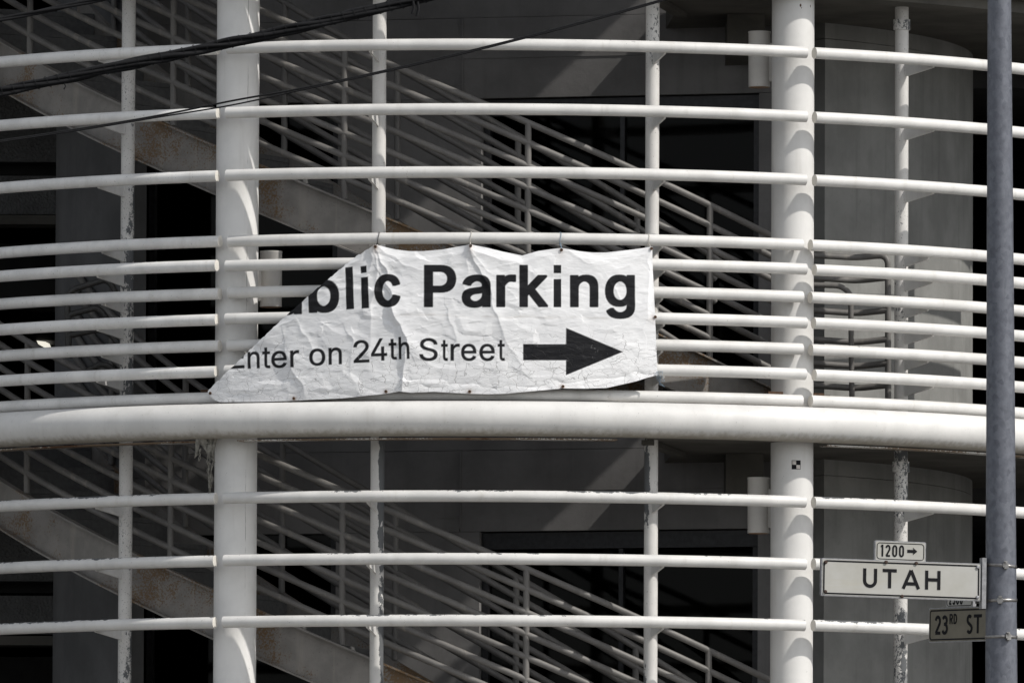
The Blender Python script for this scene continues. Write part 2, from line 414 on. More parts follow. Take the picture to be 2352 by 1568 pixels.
# dark room behind the glass
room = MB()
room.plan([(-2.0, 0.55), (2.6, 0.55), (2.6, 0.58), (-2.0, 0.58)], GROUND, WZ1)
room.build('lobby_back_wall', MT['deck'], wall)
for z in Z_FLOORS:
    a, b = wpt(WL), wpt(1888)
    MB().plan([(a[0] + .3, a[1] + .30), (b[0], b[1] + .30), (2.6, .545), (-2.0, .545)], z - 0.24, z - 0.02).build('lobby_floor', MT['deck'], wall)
def curved_wall(name, r, t0, t1, mat, label, thick=0.22):
    o = thing(name, label, 'wall', (r * math.sin(t0), -r * math.cos(t0), GROUND))
    for z in Z_FLOORS[:3]:
        n = 26
        pl = [(r * math.sin(t0 + (t1 - t0) * i / n), -r * math.cos(t0 + (t1 - t0) * i / n)) for i in range(n + 1)]
        q = r - thick
        pl += [(q * math.sin(t0 + (t1 - t0) * i / n), -q * math.cos(t0 + (t1 - t0) * i / n)) for i in range(n, -1, -1)]
        MB().plan(pl, z - 0.2, z + ST - 0.203).build('wall_drum', mat, o)
    return o
RW_L = -2.93
RW_R = 3.14
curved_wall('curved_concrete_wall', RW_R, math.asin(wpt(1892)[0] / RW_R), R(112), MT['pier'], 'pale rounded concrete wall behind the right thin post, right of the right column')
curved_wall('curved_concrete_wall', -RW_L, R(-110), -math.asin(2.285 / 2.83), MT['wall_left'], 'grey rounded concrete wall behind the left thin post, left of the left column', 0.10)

# landing slabs on the right, one per storey, with a downstand beam
for k, z in enumerate(Z_FLOORS):
    lab = ('floor slab far below, at the foot of the lower stair', 'dark concrete landing slab under the large curved beam beside the right column',
           'dark concrete landing slab at the top right, above the right wall lamp', 'unseen top slab added to shade the round stair')[k]
    o = thing('landing_slab', lab, 'floor slab', (2.4, -3.2, z), group='landing slabs of the round stair')
    outer = [(4.5 * math.sin(a), -4.5 * math.cos(a)) for a in [R(11.6 + 3.0 * i) for i in range(30)]]
    MB().plan(outer + [(4.35, .55), (2.4, .55), (1.9, -2.0), (1.08, -1.91), (1.13, -3.0)], z - 0.10, z + 0.03).build('slab', MT['slab'], o)
    if k == 3:
        MB().plan([(4.5 * math.sin(R(6 * i)), -4.5 * math.cos(R(6 * i))) for i in range(60)], z + .035, z + .2).build('shade_roof', MT['slab'], o)  # unseen disc added to keep skylight out of the drum
    MB().plan([(0.905, -4.18), (0.98, -4.18), (1.20, -3.02), (1.13, -3.02)], z - 0.135, z - 0.103).build('edge_lip', MT['slab'], o)
    # downstand beam from the wall to the column
    MB().plan([(1.46, -2.12), (1.70, -2.2), (1.70, -2.9), (1.46, -2.9)], z - 0.36, z - 0.103).build('downstand_beam', MT['slab'], o)
    # quarter landing the flights rise to on the left
    outer = [(4.35 * math.sin(a), -4.35 * math.cos(a)) for a in [R(-66 - 3.0 * i) for i in range(15)]]
    inner = [(2.95 * math.sin(a), -2.95 * math.cos(a)) for a in [R(-66 - 3.0 * i) for i in range(14, -1, -1)]]
    MB().plan(outer + inner, z - 0.17, z - 0.015).build('slab', MT['slab'], o)

# ------------------------------------------------------------------ helical stair flights
R_SO, R_SI = 3.98, 2.96
pz = on_cyl(945, 580, R_SO)
T0 = ang(pz); Z0 = pz.z; _q = [on_cyl(x, y, R_SO) for x, y in ((0, 150), (97, 200), (490, 387), (945, 580), (1648, 895))]
DZ = float(np.polyfit([math.degrees(ang(q)) for q in _q], [q.z for q in _q], 1)[0])   # metres per degree, falling to the right
def zmid(t): return Z0 + DZ * math.degrees(t - T0)
T_BOT = th(1800, R_SO, 920)
T_TOP = T_BOT - R(ST / abs(DZ))
print('stair', math.degrees(T_BOT), math.degrees(T_TOP), DZ)
RAIL0 = on_cyl(1214, 283, R_SO).z - zmid(th(1214, R_SO, 283))
stair = thing('staircase', 'curved steel stair with grey pipe rails climbing left above the large curved beam', 'staircase', pol(3.66, T_BOT, zmid(T_BOT)), group='curved flights of the round stair')
def sweep(profile, t0, t1, mat, name, n=60, vert=True):
    """profile = closed list of (radius, dz) swept along the helix"""
    m = MB(); k = len(profile); vs = []
    for i in range(n + 1):
        t = t0 + (t1 - t0) * i / n
        for (r, dz) in profile: vs.append(pol(r, t, zmid(t) + dz))
    fs = [(i * k + j, i * k + (j + 1) % k, (i + 1) * k + (j + 1) % k, (i + 1) * k + j) for i in range(n) for j in range(k)]
    m.add(vs, fs); m.add(vs[:k], [tuple(range(k))]); m.add(vs[-k:], [tuple(range(k))[::-1]])
    return m.build(name, mat, stair)
H = 0.158
for r, s in ((R_SO, 1), (R_SI, -1)):
    prof = [(r, -H), (r + s * .055, -H), (r + s * .055, -H + .012), (r + s * .010, -H + .014), (r + s * .010, H - .014), (r + s * .055, H - .012), (r + s * .055, H), (r, H)]
    if s < 0: prof = prof[::-1]
    sweep(prof, T_BOT, T_TOP, MT['stringer'], 'stringer')
NR = 16
for i in range(NR):
    t0 = T_BOT - (T_BOT - T_TOP) * i / NR; t1 = T_BOT - (T_BOT - T_TOP) * (i + 1) / NR
    z = zmid((t0 + t1) / 2) + 0.06
    m = MB()
    for (ta, tb, za, zb) in ((t0, t1, z - .03, z), (t0, t0 - R(.25), z - .185, z - .032)):
        a = [pol(R_SI + .006, ta, 0), pol(R_SO - .006, ta, 0), pol(R_SO - .006, tb, 0), pol(R_SI + .006, tb, 0)]
        m.plan([(p.x, p.y) for p in a], za, zb)
    m.build('tread', MT['tread'], stair)
offs = [RAIL0 - d for d in (0, .128, .274, .412, .555, .698, .842)]
for r, posts in ((R_SO, [th(x, R_SO, 500) for x in (66, 396, 790, 1212, 1630)]), (R_SI, [th(910, R_SI) + (th(910, R_SI) - th(650, R_SI)) * a for a in (-3, -2, -1, 0, 1, 2)])):
    for q, dz in enumerate(offs):
        e0 = T_BOT + R(1.0) if q else T_BOT + R(2.2)
        n = 66
        pts = [pol(r, e0 + (T_TOP - e0) * i / n, zmid(e0 + (T_TOP - e0) * i / n) + dz) for i in range(n + 1)]
        MB().tube(pts, 0.0212, 12, 1).build('handrail' if q == 0 else 'guard_rail', MT['stair_pipe'], stair)
    for t in posts:
        MB().tube([pol(r, t, zmid(t) + H + .001), pol(r, t, zmid(t) + RAIL0)], 0.0205, 12).build('baluster_post', MT['stair_pipe'], stair)
        if r > 4:
            m = MB(); a = R(.14)
            m.plan([(p.x, p.y) for p in (pol(r + .0105, t - a, 0), pol(r + .05, t - a, 0), pol(r + .05, t + a, 0), pol(r + .0105, t + a, 0))], zmid(t) - H + .02, zmid(t) + H - .02)
            m.build('web_stiffener', MT['rustwhite'] if False else MT['stringer'], stair)
for dz, lab in ((-ST, 'curved steel stair with grey pipe rails climbing left below the large curved beam'), (ST, 'curved steel stair flight above the top of the picture')):
    c = copy_tree(stair); c.location.z += dz; c['label'] = lab

# ------------------------------------------------------------------ the white screen of curved pipes
z_wide_up = [on_cyl(1175, y, R_OUT).z for y in (102.7, 251.0, 396.0)]
z_guard = [on_cyl(1801, y, R_OUT - (.05 if i % 2 == 0 else 0)).z for i, y in enumerate((561.4, 616.7, 680, 739.4, 800.4, 858.4, 919))]
z_wide_lo = [on_cyl(1175, y, R_OUT).z for y in (1138.7, 1282.0, 1424.0)]
GAP = 0.031 / R_OUT
T_EDGE = R(45.5)
bays = [('left', T_CL - T_EDGE, T_CL - GAP, [T_POST[0], T_CL - R(34)]), ('centre', T_CL + GAP, T_CR - GAP, T_POST[1:3]), ('right', T_CR + GAP, T_CR + T_EDGE, [T_POST[3], T_CR + R(34)])]
where = {'left': 'left of the left column', 'centre': 'between the two thick columns', 'right': 'right of the right column'}
GAPC = R(0.55)
z_guard_lo_next = [z - ST - .03 for z in z_guard[:1]]
def bracket(t, z, rp, parent):
    a, b = 0.007, 0.004
    u = Vector((math.cos(t), math.sin(t), 0))
    prof = [(R_POST + .02, z + .012), (R_POST + .02, z - .082), (R_POST + .06, z - .078), (rp - .012, z - .044), (rp, z - .03), (rp, z + .012)]
    A = [pol(r, t, zz) + u * a for r, zz in prof]; B = [pol(r, t, zz) - u * a for r, zz in prof]
    MB().prism(A, B).build('bracket', MT['rail'], parent)
sections = [('upper', 0, z_wide_up, z_guard), ('lower', -1, z_wide_lo, z_guard_lo_next), ('top', 1, [z + ST for z in z_wide_up[1:]], [z + ST for z in z_guard])]
for sec, kf, wides, guards in sections:
    for bay, t0, t1, posts in bays:
        lab = {'upper': 'white curved pipe railing %s, above the large beam', 'lower': 'white curved pipe railing %s, below the large beam', 'top': 'white curved pipe railing %s, one storey above the picture'}[sec] % where[bay]
        if bay == 'centre' and sec == 'upper': lab = 'white curved pipe railing between the two thick columns, with the torn banner tied on it'
        root = thing('pipe_railing', lab, 'railing', pol(R_POST, (t0 + t1) / 2, ZB + kf * ST), group='curved pipe railings of the round facade')
        for i, z in enumerate(list(wides) + list(guards)):
            gi = i - len(wides)
            rr = R_OUT - (0.05 if gi >= 0 and gi % 2 == 0 else 0)
            za, zb_ = z + random.uniform(-.003, .003), z + random.uniform(-.003, .003)
            ta, tb = t0 + random.uniform(-.0006, .0006), t1 + random.uniform(-.0006, .0006)
            n = 40
            pts = [pol(rr + .002 * math.sin(3.1 * j / n + i), ta + (tb - ta) * j / n, za + (zb_ - za) * j / n) for j in range(n + 1)]
            mt = MT['rail_peeled' if (bay == 'left' and i == 2) else 'rail_worn'] if sec == 'lower' else (MT['rail_left'] if bay == 'left' else MT['rail'])
            MB().tube(pts, PIPE, 24, 1, capmi=1).build('rail', [mt, MT['cap']], root)
        for q, t in enumerate(posts):
            zlo, zhi = ZB + kf * ST, ZB + (kf + 1) * ST
            pm = MT['post']
            if bay == 'left': pm = MT['post_old']
            if sec == 'lower' and bay == 'centre': pm = MT['post_flaked' if q == 0 else 'post_peeled']
            if sec == 'lower' and bay == 'right': pm = MT['post_old']
            MB().tube([pol(R_POST, t, zlo + .001 + (zhi - zlo - .002) * j / 8) for j in range(9)], POSTR, 28).build('post', pm, root)
            if bay == 'right' and q == 0:
                zt = on_cyl(2071, 70, R_POST).z + kf * ST
                MB().tube([pol(R_POST, t, zt), pol(R_POST, t, zhi - .18)], POSTR + .011, 28, 1).build('collar', MT['post_old'], root)
            for i, z in enumerate(list(wides) + list(guards)):
                gi = i - len(wides)
                if gi == 6: continue
                bracket(t, z, R_OUT - (0.05 if gi >= 0 and gi % 2 == 0 else 0), root)
# large ring beams
for kf, lab in ((0, 'thick white curved pipe beam running right across the middle below the banner'), (1, 'thick white curved pipe beam just above the picture'), (-1, 'thick white curved pipe beam just below the picture')):
    zb = ZB + kf * ST + (0.0, 0.085, -0.06)[kf]
    MBm = MB().tube(arc(R_BEAM, T_CL - R(50), T_CR + R(50), zb, 1.2), BEAMR, 56, 1)
    o = thing('ring_beam', lab, 'beam', pol(R_BEAM, 0, ZB + kf * ST), group='large curved beams of the round facade')
    MBm.build('pipe', MT['beam'], o)
    # flat edge plate under the beam, rust along it
    for (a, b) in () if kf == 1 else ((T_CL + R(1.4), R(9.5)), (T_CR + R(1.6), T_CR + R(45)), (T_CL - R(45), T_CL - R(1.7))):
        m = MB(); n = 24; pr = [(R_BEAM - .12, -.127), (R_BEAM - .02, -.127), (R_BEAM - .02, -.119), (R_BEAM - .12, -.119)]
        vs = [pol(r, a + (b - a) * i / n, zb + dz) for i in range(n + 1) for r, dz in pr]
        m.add(vs, [(i * 4 + j, i * 4 + (j + 1) % 4, i * 4 + 4 + (j + 1) % 4, i * 4 + 4 + j) for i in range(n) for j in range(4)])
        m.build('edge_plate', MT['rustwhite'], o)
# columns
cols = {}
for nm, t, lab in (('l', T_CL, 'thick white round column at the left, half hidden by the torn end of the banner'), ('r', T_CR, 'thick white round column at the right, striped by curved pipe shadows')):
    b = pol(R_COL, t, GROUND)
    o = thing('column', lab, 'column', b, group='thick round columns of the facade')
    MB().tube([pol(R_COL, t, GROUND + (WZ1 - GROUND) * i / 10) for i in range(11)], COLR, 56, 1).build('shaft', MT['column_seam' if nm == 'l' else 'column'], o)
    # broken rusty bracket tabs left at the bottom rail
    for s, w in ((-1, .10), (1, .085)):
        c = pol(R_COL + .02, t + s * (COLR + .03) / R_COL * .9, ZB + .185)
        m = MB(); u = Vector((math.cos(t), math.sin(t), 0)); v = Vector((math.sin(t), -math.cos(t), 0))
        A = [c + u * (-w) + v * -.05, c + u * w * .8 + v * -.06 + Vector((0, 0, .006)), c + u * w + v * .05 + Vector((0, 0, .01)), c + u * (-w * .9) + v * .045]
        m.prism(A, [p + Vector((0, 0, .012)) for p in A])
        A = [c + u * (-w*.5) + v * .03, c + u * w * .5 + v * .05, c + u * w*.4 + v * .07, c + u * (-w * .6) + v * .06]
        m.prism([p + Vector((0,0,.013)) for p in A], [p + Vector((0, 0, .03)) for p in A])
        m.build('rusted_tab', MT['rusty'], o)
    cols[nm] = o
for px_, py_, w_ in ((1838, 13, .006), (1861, 13, .0045), (1840, 19, .003)):
    cc_ = pol(R_COL, T_CR, 0); a_ = math.asin((on_plane(px_, py_, cc_.y - .13).x - cc_.x) / COLR); z_ = on_plane(px_, py_, cc_.y - .13).z
    d_ = Vector((math.sin(a_), -math.cos(a_), 0)); e_ = Vector((math.cos(a_), math.sin(a_), 0)); b_ = Vector((cc_.x, cc_.y, z_)) + d_ * (COLR - .0012)
    pl_ = [b_ + e_ * (w_ * random.uniform(.6, 1.2) * math.cos(q_)) + Vector((0, 0, 1.6 * w_ * random.uniform(.6, 1.3) * math.sin(q_))) for q_ in [i_ * math.pi / 4 for i_ in range(8)]]
    MB().prism([p_ + d_ * .002 for p_ in pl_], pl_).build('rust_spot', MT['rusty'], cols['r'])
# black and white survey target stuck on the right column
pt = on_cyl(1828, 1067, R_COL + COLR * .9)
tg = thing('survey_target', 'small square black and white target sticker on the right column', 'sticker', pt)
cc = pol(R_COL, T_CR, 0)
phi0 = math.asin(max(-1, min(1, (on_plane(1828, 1067, cc.y - .13).x - cc.x) / COLR)))
def on_col(u, z, off): 
    a = phi0 + u / COLR; return Vector((cc.x + (COLR + off) * math.sin(a), cc.y - (COLR + off) * math.cos(a), z))
s = .0255
for i, (u0, u1, z0, z1, mt) in enumerate(((-s - .003, s + .003, -s - .003, s + .003, 'black'), (-s, -.001, .001, s, 'sticker_white'), (.001, s, -s, -.001, 'sticker_white'))):
    m = MB(); n = 6; o1 = .0012 + .0012 * (i > 0)
    fr = [on_col(u0 + (u1 - u0) * j / n, pt.z + z, o1) for j in range(n + 1) for z in (z0, z1)]
    bk = [on_col(u0 + (u1 - u0) * j / n, pt.z + z, o1 - .001) for j in range(n + 1) for z in (z0, z1)]
    N = len(fr)
    m.add(fr + bk, [(2 * j, 2 * j + 2, 2 * j + 3, 2 * j + 1) for j in range(n)] + [(2 * j, 2 * j + 2, N + 2 * j + 2, N + 2 * j) for j in range(n)] + [(2 * j + 1, 2 * j + 3, N + 2 * j + 3, N + 2 * j + 1) for j in range(n)] + [(0, 1, N + 1, N), (N - 2, N - 1, 2 * N - 1, 2 * N - 2)])
    m.build('target_square', MT[mt], tg)

# cylinder lamps on the columns
for px, py, key, lab in ((1743.5, 137, 'r', 'cream cylinder wall lamp beside the right column at the top of the picture'), (1741.5, 1160, 'r', 'cream cylinder wall lamp beside the right column under the large beam'), (622, 641, 'l', 'cream cylinder wall lamp beside the left column behind the rails')):
    c0 = pol(R_COL, T_CR if key == 'r' else T_CL, 0)
    Y = c0.y + .17
    c = on_plane(px, py, Y); h = .176; r = .0695
    o = thing('wall_lamp', lab, 'lamp', (c.x, c.y, c.z - h), group='cylinder lamps on the columns')
    MB().tube([(c.x, c.y, c.z - h), (c.x, c.y, c.z + h - .012), (c.x, c.y, c.z + h - .010), (c.x, c.y, c.z + h)], r, 36, 1, rr=[r, r, r + .002, r + .002]).build('lamp_body', MT['lamp'], o)
    MB().tube([(c.x, c.y, c.z - h - .004), (c.x, c.y, c.z - h - .001)], r * .9, 30, 1).build('lamp_lens', MT['lampglass'], o)
    s = 1 if key == 'r' else -1
    xs = sorted((c.x + s * (r - .012), c0.x - s * (COLR * .55)))
    MB().box((xs[0], c.y - .035, c.z - .14), (xs[1], c.y + .035, c.z + .10)).build('mounting_box', MT['lamp'], o)

# grey pipe handrails on the landings
def hrail(label, px_list, Y, r=.0205, mat='stair_pipe'):
    o = None
    for i, path in enumerate(px_list):
        pts = [on_plane(p[0], p[1], Y + (p[2] if len(p) > 2 else 0)) for p in path]
        if o is None: o = thing('handrail', label, 'handrail', pts[-1])
        MB().tube(fillet(pts, .07), r, 12, 1).build('tube_rail', MT[mat], o)
    return o
yy = 522.4
P = lambda cx, cy: (1568 + cx / 3, yy + cy / 3)
hrail('grey pipe guard with rounded top corner on the right landing, behind the thin right post',
      [[(*P(880, 190),), (*P(1200, 208), .06), (*P(1412, 188),), (*P(1413, 1240),)]] +
      [[(*P(880, y),), (*P(1200, y + 22), .06), (*P(1408, y),)] for y in (345, 570, 770, 935, 1085)], -3.05)
hrail('short grey pipe handrail bent down beside the right column', [[P(860, 395), P(1085, 402), P(1155, 455), P(1165, 1240)]], -3.25, .0175)
Q = lambda cx, cy: (cx / 3, yy + cy / 3)
hrail('dark bent pipe guard behind the left railing, left of the thin left post', [[Q(470, 900), Q(462, 440), Q(720, 360), Q(760, 380), Q(835, 520), Q(845, 640)], [Q(475, 900), Q(470, 610), Q(500, 595), Q(660, 553), Q(700, 580), Q(800, 720)], [Q(470, 745), Q(690, 700), Q(760, 730), Q(850, 850)], [Q(560, 1010), Q(690, 940), Q(760, 955), Q(840, 1080)]], -2.6, .02, 'shaded_pipe')

# lit tube far back in the garage
c = on_plane(98, 786, 20.5)
o = thing('ceiling_light', 'small lit ceiling lamp far back in the garage at the left', 'lamp', c)
MB().prism([(c.x - .05, c.y, c.z + .014), (c.x + .02, c.y, c.z + .006), (c.x + .055, c.y, c.z - .010), (c.x - .01, c.y, c.z - .012)], [(c.x - .05, c.y + .5, c.z + .014), (c.x + .02, c.y + .5, c.z + .006), (c.x + .055, c.y + .5, c.z - .010), (c.x - .01, c.y + .5, c.z - .012)]).build('lit_tube', MT['tube'], o)
MB().box((c.x - .1, c.y + .02, c.z + .018), (c.x + .1, c.y + .6, c.z + .3)).build('housing', MT['deck'], o)

# ------------------------------------------------------------------ banner: cracked white vinyl, printed, torn along a diagonal
GLYPHS = """u:182,-5 158,-3 135,2 115,11 97,23 82,39 69,59 60,82 54,109 53,139 53,379 114,379 114,144 116,117 124,94 137,75 154,61 175,53 200,50 218,51 234,55 249,62 263,71 274,83 283,97 290,113 295,132 296,153 296,379 357,379 357,0 298,0 298,92 307,92 294,60 277,35 257,17 234,5 209,-3
b:229,-8 208,-7 189,-3 172,4 159,12 147,21 138,31 130,41 123,50 118,59 112,59 112,0 53,0 53,509 114,509 114,319 118,319 123,327 130,336 137,346 147,355 158,364 171,373 188,379 207,383 229,384 259,382 287,374 313,361 335,342 354,320 370,293 381,261 388,227 390,189 388,151 381,116 370,84 355,57 336,34 313,16 288,3 260,-6|220,47 242,49 262,55 279,66 294,80 306,97 316,117 323,139 327,163 328,189 327,215 323,239 316,261 307,281 295,298 280,311 262,322 243,328 220,330 198,328 178,322 161,312 147,299 134,282 125,263 118,241 114,216 113,189 114,162 118,138 125,115 135,95 147,78 162,65 179,55 198,49
c:207,-8 174,-5 144,3 117,16 93,35 72,58 56,85 44,116 37,150 34,187 37,225 44,260 56,291 72,318 93,341 117,360 144,374 174,382 207,384 226,384 243,381 260,377 276,371 291,364 305,356 318,346 330,335 340,322 349,308 356,293 362,277 303,262 300,272 295,281 290,289 284,297 278,304 270,311 261,316 252,321 242,325 231,328 220,329 207,330 184,328 163,321 145,310 130,296 118,278 108,258 102,236 98,212 96,187 98,163 102,139 108,117 118,97 130,80 145,66 163,55 184,49 207,46 220,47 232,49 243,52 253,55 262,60 271,66 279,73 285,80 292,89 297,98 301,107 304,117 363,102 357,86 350,70 341,56 331,43 319,32 306,21 292,12 277,5 261,-1 244,-5 226,-7
P:60,0 60,509 235,509 272,506 305,499 332,487 356,471 375,452 390,430 400,404 407,377 409,348 407,318 400,291 390,265 375,243 356,223 332,207 305,195 272,188 235,186 109,186 109,242 233,242 257,244 279,248 297,256 312,266 324,279 333,294 339,310 343,328 344,348 343,367 339,385 333,402 324,416 312,428 297,439 279,446 257,451 232,452 125,452 125,0
r:53,0 53,379 112,379 112,321 115,321 124,339 137,354 152,367 171,377 191,383 213,385 218,385 223,385 229,384 235,384 240,384 243,384 243,322 241,323 236,324 230,324 223,325 215,326 207,326 190,324 174,321 159,315 146,306 135,296 126,284 119,269 115,254 114,237 114,0
a:160,-9 137,-7 115,-3 94,5 76,15 60,29 48,45 38,63 32,84 30,108 32,128 36,146 43,161 53,174 64,184 78,193 92,200 108,206 125,211 143,214 161,217 178,220 200,223 218,225 234,227 247,229 257,231 265,235 271,240 274,246 276,255 276,257 275,272 272,285 267,297 260,307 251,315 240,322 227,327 212,330 196,331 178,330 163,327 149,322 137,316 127,309 118,301 110,292 104,283 100,274 41,291 51,313 64,331 79,346 95,358 114,368 133,375 153,380 173,383 194,384 208,384 223,382 239,379 255,375 271,369 286,360 300,350 312,336 322,320 330,301 335,278 337,251 337,0 277,0 277,52 272,52 267,43 260,34 252,25 242,16 229,8 215,1 199,-4 181,-7|170,45 192,47 211,51 228,59 242,68 254,80 263,93 270,108 274,122 276,138 276,190 272,187 267,184 259,182 251,180 241,178 231,176 221,174 210,173 200,171 191,170 182,169 175,168 161,166 147,163 134,159 122,153 112,147 103,139 97,130 93,118 92,105 93,93 96,82 102,72 109,64 119,57 130,52 142,48 156,46
k:110,137 110,212 121,212 284,379 360,379 184,199 177,199|53,0 53,509 114,509 114,0|294,0 148,186 191,229 372,0
n:114,227 114,0 53,0 53,379 112,379 112,287 102,287 116,319 132,344 152,362 175,374 200,382 227,384 252,383 275,377 295,369 313,356 328,340 341,321 350,298 355,271 357,240 357,0 296,0 296,235 293,263 286,286 273,304 256,318 235,326 210,329 192,328 176,324 161,317 147,308 136,297 126,283 119,266 115,248
g:207,-151 180,-149 156,-146 134,-140 114,-132 97,-122 82,-110 70,-97 59,-84 51,-69 101,-41 107,-49 114,-57 122,-66 131,-74 142,-82 154,-88 169,-93 187,-96 207,-97 236,-95 261,-87 282,-75 298,-58 308,-34 311,-6 311,68 306,68 301,60 294,51 287,41 277,32 266,23 252,16 236,10 217,6 195,5 165,7 138,14 113,27 90,43 71,65 55,90 43,120 36,154 34,191 36,229 43,263 55,293 71,320 90,342 112,361 138,374 166,382 196,384 218,383 237,379 253,373 267,365 279,356 288,346 296,336 302,327 308,319 313,319 313,379 372,379 372,-9 370,-40 363,-67 350,-90 334,-109 314,-124 291,-136 265,-144 237,-149|205,59 227,61 246,66 264,75 278,87 290,103 300,121 307,142 311,166 312,193 311,219 307,242 300,264 291,283 279,299 264,312 247,322 227,328 205,330 182,328 163,322 145,312 130,298 118,282 109,262 102,241 98,218 96,193 98,167 102,144 109,123 118,104 131,88 145,76 163,66 183,61
E:60,0 60,509 372,509 372,452 125,452 125,286 355,286 355,229 125,229 125,57 375,57 375,0
t:204,379 204,327 6,327 6,379|65,471 126,471 126,98 127,83 130,70 136,61 144,55 156,51 170,50 175,50 180,50 185,51 191,52 197,53 202,54 213,2 207,0 200,-2 192,-3 184,-3 176,-4 168,-4 138,-1 113,7 92,21 77,41 68,64 65,93
e:212,-8 177,-5 145,3 117,16 92,35 72,58 56,85 44,116 37,150 34,187 36,224 44,258 55,290 71,317 91,340 115,359 142,373 172,382 205,384 226,383 246,380 266,374 285,366 303,355 319,341 334,324 347,305 357,282 365,256 370,227 371,194 371,169 75,169 75,221 338,221 310,202 308,226 304,248 298,269 288,286 277,301 263,314 246,323 227,328 205,330 183,328 164,323 146,313 131,301 119,286 109,270 102,251 97,231 96,211 96,178 98,151 102,127 110,106 121,88 135,73 151,61 169,53 190,48 212,46 227,47 241,49 254,53 265,58 276,65 285,73 294,82 300,93 306,105 365,91 358,72 348,55 335,39 320,26 302,14 283,4 261,-3 237,-7
o:207,-8 174,-5 144,3 117,16 93,35 72,58 56,85 44,116 37,150 34,187 37,225 44,260 56,291 72,318 93,341 117,360 144,374 174,382 207,384 241,382 271,374 299,360 323,341 343,318 359,291 371,260 379,225 381,187 379,150 371,116 359,85 343,58 323,35 299,16 271,3 241,-5|207,46 231,49 252,55 270,66 285,80 298,97 307,117 314,139 318,163 319,187 318,212 314,236 307,258 298,278 285,296 270,310 252,321 231,328 207,330 184,328 163,321 145,310 130,296 118,278 108,258 102,236 98,212 96,187 98,163 102,139 108,117 118,97 130,80 145,66 163,55 184,49
2:64,0 64,47 234,229 252,248 268,266 282,282 294,298 303,312 311,327 316,341 319,356 320,371 319,389 315,405 308,419 298,431 287,441 273,449 258,455 241,458 224,460 205,458 188,454 172,447 159,438 148,427 139,413 132,398 128,381 127,362 66,362 68,391 75,418 86,442 102,464 121,482 143,496 168,507 196,513 225,516 254,513 281,507 306,497 328,482 346,465 361,445 372,423 379,398 381,372 380,354 377,336 371,318 363,299 351,280 336,259 317,235 294,209 267,180 153,60 153,57 389,57 389,0
4:40,105 40,158 247,509 311,509 109,166 109,163 413,163 413,105|282,0 282,121 282,146 282,318 343,318 343,0
h:114,227 114,0 53,0 53,509 114,509 114,287 102,287 116,319 132,344 152,362 175,374 200,382 227,384 252,383 275,377 295,369 313,356 328,340 341,321 350,298 355,271 357,240 357,0 296,0 296,235 293,263 286,286 273,304 256,318 235,326 210,329 192,328 176,324 161,317 147,308 136,297 126,283 119,266 115,248
S:224,-9 188,-7 156,-1 128,9 102,23 81,40 64,60 51,83 42,109 38,137 104,137 108,118 114,102 123,88 136,76 150,66 166,59 185,53 204,50 224,49 246,50 267,54 286,60 303,69 317,79 329,92 338,106 344,122 346,139 344,154 340,168 332,179 322,189 310,197 296,205 280,211 263,217 245,222 184,239 145,253 112,269 86,289 67,313 56,341 52,372 54,400 62,425 75,448 92,468 113,484 138,498 165,508 195,514 227,516 259,514 289,508 316,498 340,484 360,468 377,449 390,427 398,403 401,378 337,378 332,402 320,421 302,437 280,449 254,456 225,459 204,457 185,454 167,448 152,440 139,430 129,418 121,405 117,391 115,376 117,359 122,345 131,334 142,324 155,315 169,308 184,302 198,297 212,293 264,279 279,275 295,270 312,264 328,256 344,248 359,238 372,226 384,213 395,198 402,180 407,161 408,139 406,112 399,87 386,64 370,43 349,25 323,11 294,0 261,-7"""
G = {}
for line in GLYPHS.split('\n'):
    G[line[0]] = [np.array([[int(q) for q in p.split(',')] for p in l.split(' ')], float) for l in line[2:].split('|')]

rng = np.random.default_rng(11)
def vnoise(x, y, seed):
    r = np.random.default_rng(seed); T = r.random((256, 256))
    xi, yi = np.floor(x).astype(int), np.floor(y).astype(int); fx, fy = x - xi, y - yi
    fx = fx * fx * (3 - 2 * fx); fy = fy * fy * (3 - 2 * fy)
    g = lambda a, b: T[a % 256, b % 256]
    return (g(xi, yi) * (1 - fx) + g(xi + 1, yi) * fx) * (1 - fy) + (g(xi, yi + 1) * (1 - fx) + g(xi + 1, yi + 1) * fx) * fy
def facets(x, y, seed, jit=0.9, slope=1.0):
    """crumpled sheet: every Voronoi cell is a small tilted plane, creases between"""
    r = np.random.default_rng(seed); n = 64
    jx, jy = (r.random((n, n)) - .5) * jit, (r.random((n, n)) - .5) * jit
    gx, gy, gh = r.normal(0, slope, (n, n)), r.normal(0, slope, (n, n)), r.normal(0, .35, (n, n))
    xi, yi = np.floor(x).astype(int), np.floor(y).astype(int)
    best = np.full(x.shape, 1e9); sec = np.full(x.shape, 1e9); h = np.zeros(x.shape); h2 = np.zeros(x.shape)
    for dx in (-1, 0, 1):
        for dy in (-1, 0, 1):
            a, b = (xi + dx) % n, (yi + dy) % n
            cx, cy = xi + dx + .5 + jx[a, b], yi + dy + .5 + jy[a, b]
            ux, uy = x - cx, y - cy; d = ux * ux + uy * uy
            hh = gh[a, b] + gx[a, b] * ux + gy[a, b] * uy
            new = d < best
            sec = np.where(new, best, np.minimum(sec, d)); h2 = np.where(new, h, np.where(d <= sec, hh, h2)); 
            h = np.where(new, hh, h); best = np.where(new, d, best)
    w = np.clip((np.sqrt(sec) - np.sqrt(best)) / .22, 0, 1) * .5 + .5
    return h * w + h2 * (1 - w)
